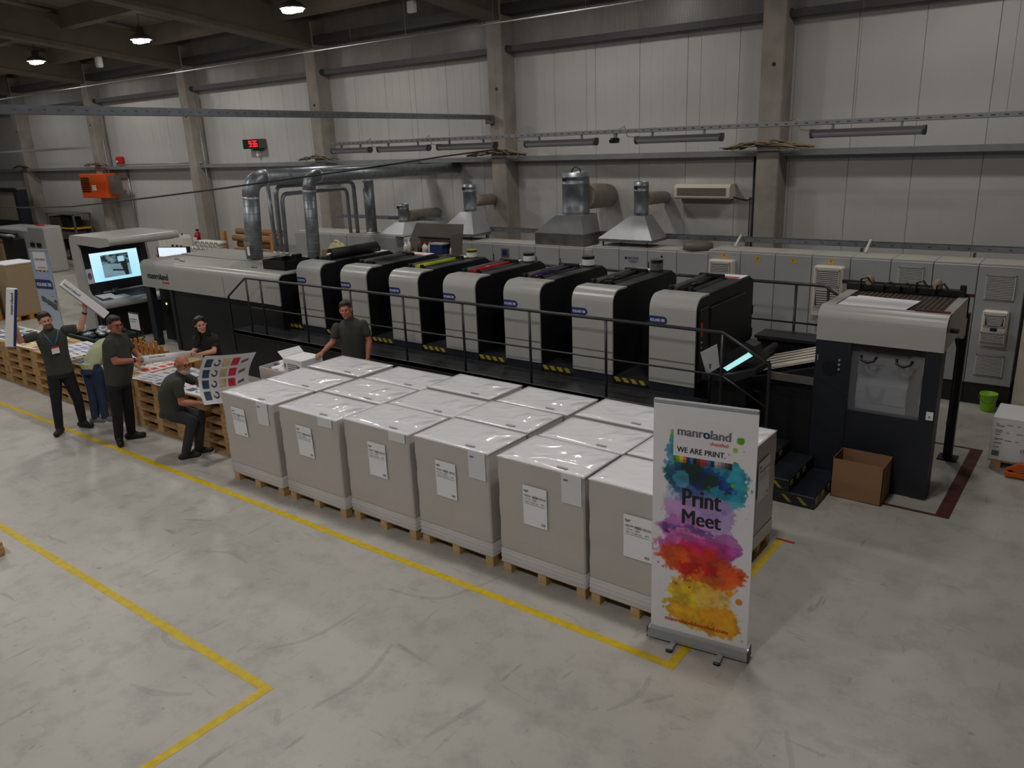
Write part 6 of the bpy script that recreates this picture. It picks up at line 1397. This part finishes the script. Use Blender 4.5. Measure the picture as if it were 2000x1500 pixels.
        nv = len(body.vertices); co = np.zeros(nv*3, np.float32); body.vertices.foreach_get('co', co); co = co.reshape(-1, 3)
        tags = [p[0] for p in s.p]; best = np.full(n, 9.0); idx = np.zeros(n, int)
        pri = {'eye': -.001, 'brow': -.001, 'lip': -.001, 'teeth': -.001, 'hair': -.003, 'beard': -.004, 'shirt': -.004, 'shoe': -.004, 'trouser': 0, 'skin': 0, 'sole': -.003}
        for i, (tg, sd) in enumerate(s.p):
            d = sd(ce)+pri.get(tg, 0); k = d < best; best = np.where(k, d, best); idx = np.where(k, i, idx)
        names = sorted(set(tags)); ti = np.array([names.index(tags[i]) for i in range(len(tags))])[idx]
        mm = dict(skin=skin, eye='eye', brow='hair_dark', lip='lip', teeth='white', hair='hair_dark', beard='beard_grey', shirt='polo', trouser='trouser_black', shoe='shoe_black', sole='sole_white'); mm.update(mats)
        body.materials.clear()
        for q_ in names: body.materials.append(MATS[mm[q_]])
        body.polygons.foreach_set('material_index', ti.astype(np.int32)); body.polygons.foreach_set('use_smooth', np.ones(n, bool))
        faces = np.zeros(n*4, np.int32); quads = len(body.loops) == 4*n
        base = V3(base); body.vertices.foreach_set('co', (co-base).astype(np.float32).ravel()); body.update(); body.name = 'person'
        po = bpy.data.objects.new('person', body); COL.objects.link(po); po.location = tuple(base); tag(po, label, 'person', 'people around the tables and pallets')
        # clothing and hair: shells a few millimetres proud of the body
        for part in ('shirt', 'trouser', 'shoe', 'hair'):
            if part not in names: continue
            want = names.index(part); bm = bmesh.new(); bm.from_mesh(body); bm.faces.ensure_lookup_table()
            bmesh.ops.delete(bm, geom=[f for f in bm.faces if f.material_index != want], context='FACES')
            if not bm.faces: bm.free(); continue
            bm.normal_update(); th = {'shirt': .005, 'trouser': .004, 'shoe': .004, 'hair': .004}[part]
            nr = {v: v.normal.copy() for v in bm.verts}
            for v in bm.verts: v.co += nr[v]*th
            ed = [e for e in bm.edges if e.is_boundary]; ex = bmesh.ops.extrude_edge_only(bm, edges=ed)
            nb = [v for v in ex['geom'] if isinstance(v, bmesh.types.BMVert)]
            src = {}
            for v in nb:
                for e in v.link_edges:
                    w = e.other_vert(v)
                    if w in nr: src[v] = nr[w]
            for v in nb: v.co -= src.get(v, Vector((0, 0, 0)))*(th+.003)
            if part == 'shoe':
                seen = set(); isl = []
                for f0 in bm.faces:
                    if f0 in seen: continue
                    st = [f0]; seen.add(f0); cur = []
                    while st:
                        x = st.pop(); cur.append(x)
                        for e in x.edges:
                            for y in e.link_faces:
                                if y not in seen: seen.add(y); st.append(y)
                    isl.append(cur)
                for cur in isl:
                    if len(cur) < 60: continue
                    vs = list({v for x in cur for v in x.verts}); ix = {v: i for i, v in enumerate(vs)}
                    pm = bpy.data.meshes.new('shoe'); pm.from_pydata([tuple(v.co) for v in vs], [], [tuple(ix[v] for v in x.verts) for x in cur]); pm.materials.append(MATS[mm['shoe']]); pm.polygons.foreach_set('use_smooth', np.ones(len(pm.polygons), bool))
                    c = bpy.data.objects.new('shoe', pm); COL.objects.link(c); c.parent = po
                bm.free(); continue
            pm = bpy.data.meshes.new(part); bm.to_mesh(pm); bm.free(); pm.materials.clear(); pm.materials.append(MATS[mm[part]]); pm.polygons.foreach_set('material_index', np.zeros(len(pm.polygons), np.int32)); pm.polygons.foreach_set('use_smooth', np.ones(len(pm.polygons), bool))
            c = bpy.data.objects.new({'trouser': 'trousers', 'shoe': 'shoes'}.get(part, part), pm); COL.objects.link(c); c.parent = po
        return po
def torso(F, hip, neck, r, f, mid=None, k=1.0, belly=0.0, hem=-.06):
    hip, neck = V3(hip), V3(neck); up = unit(neck-hip); L = np.linalg.norm(neck-hip); mid = (hip+neck)/2 if mid is None else V3(mid); fu = unit(V3(f)-up*np.dot(f, up))
    def at(t):                                            # quadratic through hip, mid, neck
        c = 2*mid-.5*(hip+neck); return (1-t)**2*hip+2*t*(1-t)*c+t*t*neck
    S_ = [(hem, .172, .122), (.12, .166, .120+belly*.6), (.30, .160, .120+belly), (.50, .166, .122+belly*.7), (.70, .184, .122), (.84, .186, .110), (.93, .135, .088), (1.0, .070, .066)]
    F.loft('shirt', [(at(t)+fu*(belly*.5*math.exp(-((t-.3)/.25)**2)), a*k, b*k) for t, a, b in S_], r, fu)
def limb_arm(F, s, e, w, k=1.0, sleeve=.55, tagu='skin'):
    s, e, w = V3(s), V3(e), V3(w)
    F.cap('shirt', s, s+(e-s)*sleeve, .059*k, .057*k); F.cap('skin', s+(e-s)*.3, e, .046*k, .041*k); F.cap('skin', e, e+(w-e)*.45, .043*k, .040*k); F.cap('skin', e+(w-e)*.4, w, .040*k, .027*k)
def limb_leg(F, h, kn, a, toe, k=1.0, shoe='shoe', cuff=True, sole=False):
    h, kn, a = V3(h), V3(kn), V3(a); t = unit((toe[0], toe[1], 0))
    F.cap('trouser', h, kn, .093*k, .064*k); F.cap('trouser', kn, kn+(a-kn)*.4, .064*k, .060*k); F.cap('trouser', kn+(a-kn)*.35, a+V3((0, 0, -.01)), .061*k, .050*k)
    z = .046
    F.cap('shoe', (a[0]-t[0]*.05, a[1]-t[1]*.05, z), (a[0]+t[0]*.14, a[1]+t[1]*.14, z-.006), .043*k, .038*k); F.cap('shoe', (a[0], a[1], z+.02), (a[0]+t[0]*.06, a[1]+t[1]*.06, z+.012), .042*k, .036*k)
    if sole: F.cap('sole', (a[0]-t[0]*.055, a[1]-t[1]*.055, .018), (a[0]+t[0]*.155, a[1]+t[1]*.155, .016), .040*k, .036*k)
def neck_collar(F, neck, head, f):
    neck, head = V3(neck), V3(head); d = unit(head-neck); F.cap('skin', neck-d*.03, head-d*.05, .056, .054); F.cap('shirt', neck-d*.02, neck+d*.02, .068, .064)
cam_dir = lambda b: unit((-b[0], -b[1], 0))
# ---- man with raised arms
b = (-11.66, 4.60, 0); f = cam_dir(b); F = Figure()
hd = (-11.655, 4.555, 1.625)
F.head(hd, f+V3((0, .15, -.05)), up=(-.05, -.16, 1), hair='short', beard=True, smile=True); neck_collar(F, (-11.68, 4.585, 1.475), hd, f)
torso(F, (-11.67, 4.61, .90), (-11.68, 4.585, 1.49), (-.39*-1, .92, 0), f)
SL, SR = (-11.74, 4.405, 1.425), (-11.61, 4.765, 1.455)
limb_arm(F, SL, (-11.74, 4.215, 1.40), (-11.70, 4.185, 1.62)); F.hand((-11.70, 4.185, 1.62), (.10, .02, 1), (.35, .3, 0), (.6, -.3, 0), curl=.9)
limb_arm(F, SR, (-11.50, 4.93, 1.46), (-11.445, 5.01, 1.70)); F.hand((-11.445, 5.01, 1.70), (.02, -.05, 1), (.2, -.6, .2), (.6, .2, 0), curl=.9)
F.loft('trouser', [((-11.675, 4.60, .80), .165, .115), ((-11.67, 4.61, .95), .160, .110)], (.39, .92, 0), f)
limb_leg(F, (-11.69, 4.53, .82), (-11.66, 4.47, .46), (-11.67, 4.44, .10), (.55, -.5)); limb_leg(F, (-11.645, 4.68, .83), (-11.59, 4.73, .44), (-11.65, 4.76, .10), (.95, .35))
p1 = F.build('man in dark polo raising both arms with a long white box in each', b, dict(hair='hair_dark', beard='stubble'))
g = G().tube([(-11.60, 4.47, 1.475), (-11.535, 4.50, 1.38), (-11.53, 4.545, 1.28)], .007, 6); g.tube([(-11.56, 4.66, 1.49), (-11.52, 4.60, 1.38), (-11.53, 4.55, 1.28)], .007, 6); g.obj('lanyard', 'lanyard', p1)
G().box(-11.528, -11.518, 4.50, 4.60, 1.175, 1.25).obj('name_badge', 'white', p1); G().box(-11.527, -11.517, 4.50, 4.60, 1.25, 1.275).obj('badge_clip', 'red_text', p1)
G().cyl((-11.455, 4.995, 1.655), (-11.448, 5.003, 1.672), .036, n=14).obj('bracelet', 'black', p1)
def long_box(label, c0, c1, w, d, front, txt_col='ink_text', flip=False, back=False):
    """long flat print-roll carton from c0 to c1; front = facing direction"""
    c0, c1 = Vector(c0), Vector(c1); ax = (c1-c0).normalized(); fr = Vector(front); fr = (fr-ax*fr.dot(ax)).normalized(); sd = ax.cross(fr); L = (c1-c0).length
    t = thing('long_carton', label, 'carton', tuple(c0), 'long white cartons')
    Mx = Matrix.Translation(c0) @ Matrix(((sd.x, fr.x, ax.x, 0), (sd.y, fr.y, ax.y, 0), (sd.z, fr.z, ax.z, 0), (0, 0, 0, 1)))
    G().box(-w/2, w/2, -d/2, d/2, 0, L, bev=.008, M=Mx).obj('body', 'white', t)
    s = 1 if flip else -1
    G().box(s*w/2-.001, s*(w/2+.0025), -d/2+.004, d/2-.004, .006, L-.006, M=Mx).obj('blue_side', 'badge_blue', t); 
    if not back: G().box(s*w/2, s*(w/2-.03), d/2, d/2+.0025, .008, L-.008, M=Mx).obj('blue_stripe', 'badge_blue', t)
    g = G(); ta = -ax if back else ax; tu = fr.cross(ta)
    o = Mx @ Vector((0, d/2+.001, L*(.97 if back else .56)))-tu*.02
    put_text(g, 'manroland', o, tuple(ta), tuple(tu), width=L*.36, height=.034, bold=.04, lift=.002); g.obj('lettering', txt_col, t, fix=False)['kind'] = 'stuff'
    return t
long_box('upright long white carton with dark blue side in the raised left hand', (-11.70, 4.075, 1.36), (-11.635, 4.225, 2.13), .125, .075, (.92, -.39, 0), flip=True)
long_box('long white carton slanting above the dark green bin', (-11.30, 5.22, 1.60), (-11.46, 4.79, 2.13), .115, .07, (.92, -.39, .3), 'grey_text', back=True)
# ---- bending person in jeans
b = (-11.60, 5.04, 0); f = unit((.35, .94, 0)); F = Figure(); r = (.94, -.35, 0)
hd = (-11.575, 5.47, 1.235); F.head(hd, (.2, .75, -.6), up=(.1, .6, .75), hair='short'); nk = (-11.55, 5.37, 1.155); F.cap('skin', nk, hd, .055, .055)
torso(F, (-11.60, 5.00, .88), nk, r, f, mid=(-11.57, 5.16, 1.07), k=.93)
limb_arm(F, (-11.40, 5.32, 1.09), (-11.30, 5.42, .91), (-11.255, 5.52, .77)); F.hand((-11.255, 5.52, .762), (.3, .85, -.22), (0, 0, -1), (-.8, .2, 0), curl=.15)
limb_arm(F, (-11.70, 5.40, 1.08), (-11.66, 5.52, .90), (-11.56, 5.66, .78)); F.hand((-11.56, 5.66, .762), (.3, .85, -.2), (0, 0, -1), (.8, .2, 0), curl=.15)
F.loft('trouser', [((-11.61, 4.99, .78), .16, .13), ((-11.60, 5.01, .93), .155, .12)], r, f)
limb_leg(F, (-11.66, 4.99, .80), (-11.64, 4.97, .46), (-11.66, 4.95, .10), (.55, .35), shoe='shoe', sole=True); limb_leg(F, (-11.53, 5.03, .80), (-11.54, 5.05, .45), (-11.555, 5.04, .10), (.5, .45), sole=True)
F.build('person in pale green shirt and jeans bending over the pallet table', b, dict(hair='hair_black', shirt='shirt_pale', trouser='jeans', shoe='shoe_grey'))
# ---- stout man with glasses holding the roll
b = (-10.50, 4.80, 0); f = unit((.80, .45, 0)); r = unit((.45, -.80, 0)); F = Figure()
hd = (-10.42, 4.90, 1.625); hf = unit((.95, .05, -.04)); F.head(hd, hf, hair='short'); nk = (-10.46, 4.89, 1.475); neck_collar(F, nk, hd, f)
torso(F, (-10.49, 4.84, .88), (-10.46, 4.89, 1.49), -r, f, k=1.06, belly=.045)
limb_arm(F, (-10.36, 4.75, 1.415), (-10.30, 4.76, 1.17), (-10.20, 4.98, 1.155), 1.05); F.hand((-10.20, 4.98, 1.155), (.15, .95, -.05), (-.5, 0, -.6), (-.2, 0, 1), curl=.8)
limb_arm(F, (-10.56, 5.03, 1.41), (-10.50, 5.14, 1.17), (-10.32, 5.13, 1.13), 1.05); F.hand((-10.32, 5.13, 1.125), (.75, .25, -.15), (-.2, .4, .7), (.2, -.8, .3), curl=.8)
F.loft('trouser', [((-10.49, 4.83, .78), .170, .130), ((-10.49, 4.84, .95), .165, .125)], -r, f)
limb_leg(F, (-10.46, 4.75, .80), (-10.46, 4.73, .45), (-10.49, 4.70, .10), (.85, -.35), 1.05); limb_leg(F, (-10.54, 4.92, .80), (-10.51, 4.91, .45), (-10.54, 4.90, .10), (.60, .80), 1.05)
p3 = F.build('stout man with glasses in dark polo holding one end of the white roll', b, dict(hair='hair_dark'), skin='skin_dark')
def glasses(parent, c, f, up=(0, 0, 1)):
    c = V3(c); f = unit(f); up = unit(V3(up)-f*np.dot(up, f)); r = np.cross(f, up); g = G()
    for q in (-1, 1):
        o = c+r*.033*q+f*.112+up*.004; g.tube([tuple(o+r*.026*math.cos(t)+up*.017*math.sin(t)) for t in np.linspace(0, 2*math.pi, 15)], .0028, 5)
        g.tube([tuple(c+r*.060*q+f*.110+up*.008), tuple(c+r*.084*q+f*.04+up*.008), tuple(c+r*.086*q-f*.02+up*.004)], .0025, 5)
    g.tube([tuple(c-r*.008+f*.115+up*.006), tuple(c+r*.008+f*.115+up*.006)], .003, 5); g.obj('glasses', 'black', parent)
glasses(p3, hd, hf)
G().cyl((-10.208, 4.955, 1.157), (-10.203, 4.972, 1.156), .034, n=14).obj('bracelet', 'black', p3)
# ---- the white roll between them
t = thing('paper_roll', 'long white rolled print held between the stout man and the woman', 'roll', (-10.3, 5.4, 1.0))
ra, rb = Vector((-10.20, 5.06, 1.135)), Vector((-10.42, 5.92, .985))
G().cyl(ra, rb, .055, n=24).obj('roll', 'white', t); g = G(); ax = (rb-ra).normalized(); fr = Vector((.95, -.2, .25)); fr = (fr-ax*fr.dot(ax)).normalized(); up = fr.cross(ax)
put_text(g, 'manroland', ra+ax*.08+fr*.052+up*.012, tuple(ax), tuple(up), width=.26, height=.028, bold=.03, lift=.002); g.obj('lettering', 'grey_text', t, fix=False)['kind'] = 'stuff'
G().cyl(ra-ax*.001, ra-ax*.003, .035, n=16).obj('roll_hole', 'alu_dull', t)
# ---- woman leaning in behind the table
b = (-10.42, 6.27, 0); f = unit((.75, -.66, 0)); r = unit((-.66, -.75, 0)); F = Figure()
hd = (-10.265, 6.015, 1.415); hf = unit((.93, -.42, -.02)); F.head(hd, hf, up=(.0, -.14, 1), k=.95, hair='long'); nk = (-10.31, 6.08, 1.265); neck_collar(F, nk, hd, f)
torso(F, (-10.43, 6.27, .76), nk, r, f, k=.86)
limb_arm(F, (-10.35, 5.96, 1.205), (-10.36, 5.93, 1.06), (-10.33, 5.87, 1.04), .82); F.hand((-10.34, 5.90, 1.06), (.0, -.7, -.2), (0, 0, -1), (.8, 0, .2), .9, .8)
limb_arm(F, (-10.28, 6.22, 1.175), (-10.20, 6.12, 1.01), (-10.28, 5.93, 1.0), .85); F.hand((-10.28, 5.93, .995), (-.45, -.65, .05), (-.3, .2, .5), (0, -.3, .8), .9, .8)
F.loft('trouser', [((-10.44, 6.28, .66), .15, .115), ((-10.43, 6.27, .82), .145, .11)], r, f)
limb_leg(F, (-10.50, 6.22, .70), (-10.44, 6.22, .42), (-10.50, 6.28, .10), (.75, -.66), .9); limb_leg(F, (-10.38, 6.36, .70), (-10.32, 6.34, .42), (-10.38, 6.42, .10), (.75, -.66), .9)
F.build('woman with long black hair in black shirt holding the roll behind the table', b, dict(hair='hair_black', shirt='polo_black', brow='hair_black'))
# ---- crouching man with the poster
b = (-9.2, 5.0, 0); f = unit((.45, .89, 0)); r = unit((.89, -.45, 0)); F = Figure()
hd = (-9.085, 5.005, 1.245); hf = unit((.93, .02, -.06)); F.head(hd, hf, up=(.05, .05, 1), hair='fringe', beard=True, smile=True); nk = (-9.15, 4.985, 1.10); neck_collar(F, nk, hd, f)
torso(F, (-9.27, 4.86, .66), (-9.155, 4.98, 1.115), r, f, mid=(-9.245, 4.87, .90), belly=.03, hem=-.05)
limb_arm(F, (-9.04, 4.87, 1.05), (-9.00, 4.86, .80), (-8.86, 5.035, .765)); F.hand((-8.86, 5.035, .765), (.85, .5, .05), (-.2, .1, .8), (-.5, .8, .2), curl=.9)
limb_arm(F, (-9.26, 5.09, 1.04), (-9.14, 5.22, .93), (-8.95, 5.16, 1.07)); F.hand((-8.95, 5.16, 1.07), (.9, -.15, .1), (-.2, .3, .6), (0, -.2, .9), curl=.9)
F.loft('trouser', [((-9.29, 4.84, .60), .165, .13), ((-9.27, 4.87, .72), .16, .125)], r, f)
limb_leg(F, (-9.20, 4.83, .62), (-9.00, 4.955, .53), (-9.14, 4.875, .10), (.50, .87), sole=True); limb_leg(F, (-9.32, 4.93, .61), (-9.11, 5.14, .535), (-9.16, 5.07, .10), (.55, .84), sole=True)
p5 = F.build('bald man with glasses and grey beard crouching with the poster', b, dict(hair='hair_grey', trouser='trouser_grey', brow='hair_grey'), skin='skin_dark'); glasses(p5, hd, hf)
# ---- man behind the paper pallets
b = (-8.29, 7.06, 0); f = cam_dir(b); F = Figure()
hd = (-8.275, 6.985, 1.635); hf = unit((.62, -.80, -.03)); F.head(hd, hf, up=(-.06, -.08, 1), hair='short'); nk = (-8.275, 7.04, 1.485); neck_collar(F, nk, hd, f)
torso(F, (-8.29, 7.06, .88), (-8.275, 7.05, 1.50), (.65, .76, 0), f, k=.97)
limb_arm(F, (-8.385, 6.895, 1.40), (-8.42, 6.83, 1.20), (-8.44, 6.66, 1.10)); F.hand((-8.44, 6.66, 1.10), (-.1, -.9, -.25), (0, 0, -1), (.9, 0, 0), curl=.5)
limb_arm(F, (-8.165, 7.175, 1.41), (-8.10, 7.20, 1.17), (-8.07, 7.12, .96)); F.hand((-8.07, 7.12, .96), (.05, -.2, -1), (-.6, 0, 0), (.3, -.8, 0), curl=.3)
F.loft('trouser', [((-8.29, 7.06, .80), .16, .115), ((-8.29, 7.06, .95), .155, .11)], (.65, .76, 0), f)
limb_leg(F, (-8.35, 7.0, .82), (-8.34, 6.99, .46), (-8.35, 7.0, .10), (.76, -.65)); limb_leg(F, (-8.22, 7.13, .82), (-8.21, 7.12, .46), (-8.22, 7.14, .10), (.76, -.65))
F.build('man in dark polo standing behind the wrapped paper pallets', b, dict(hair='hair_dark'), skin='skin_dark')
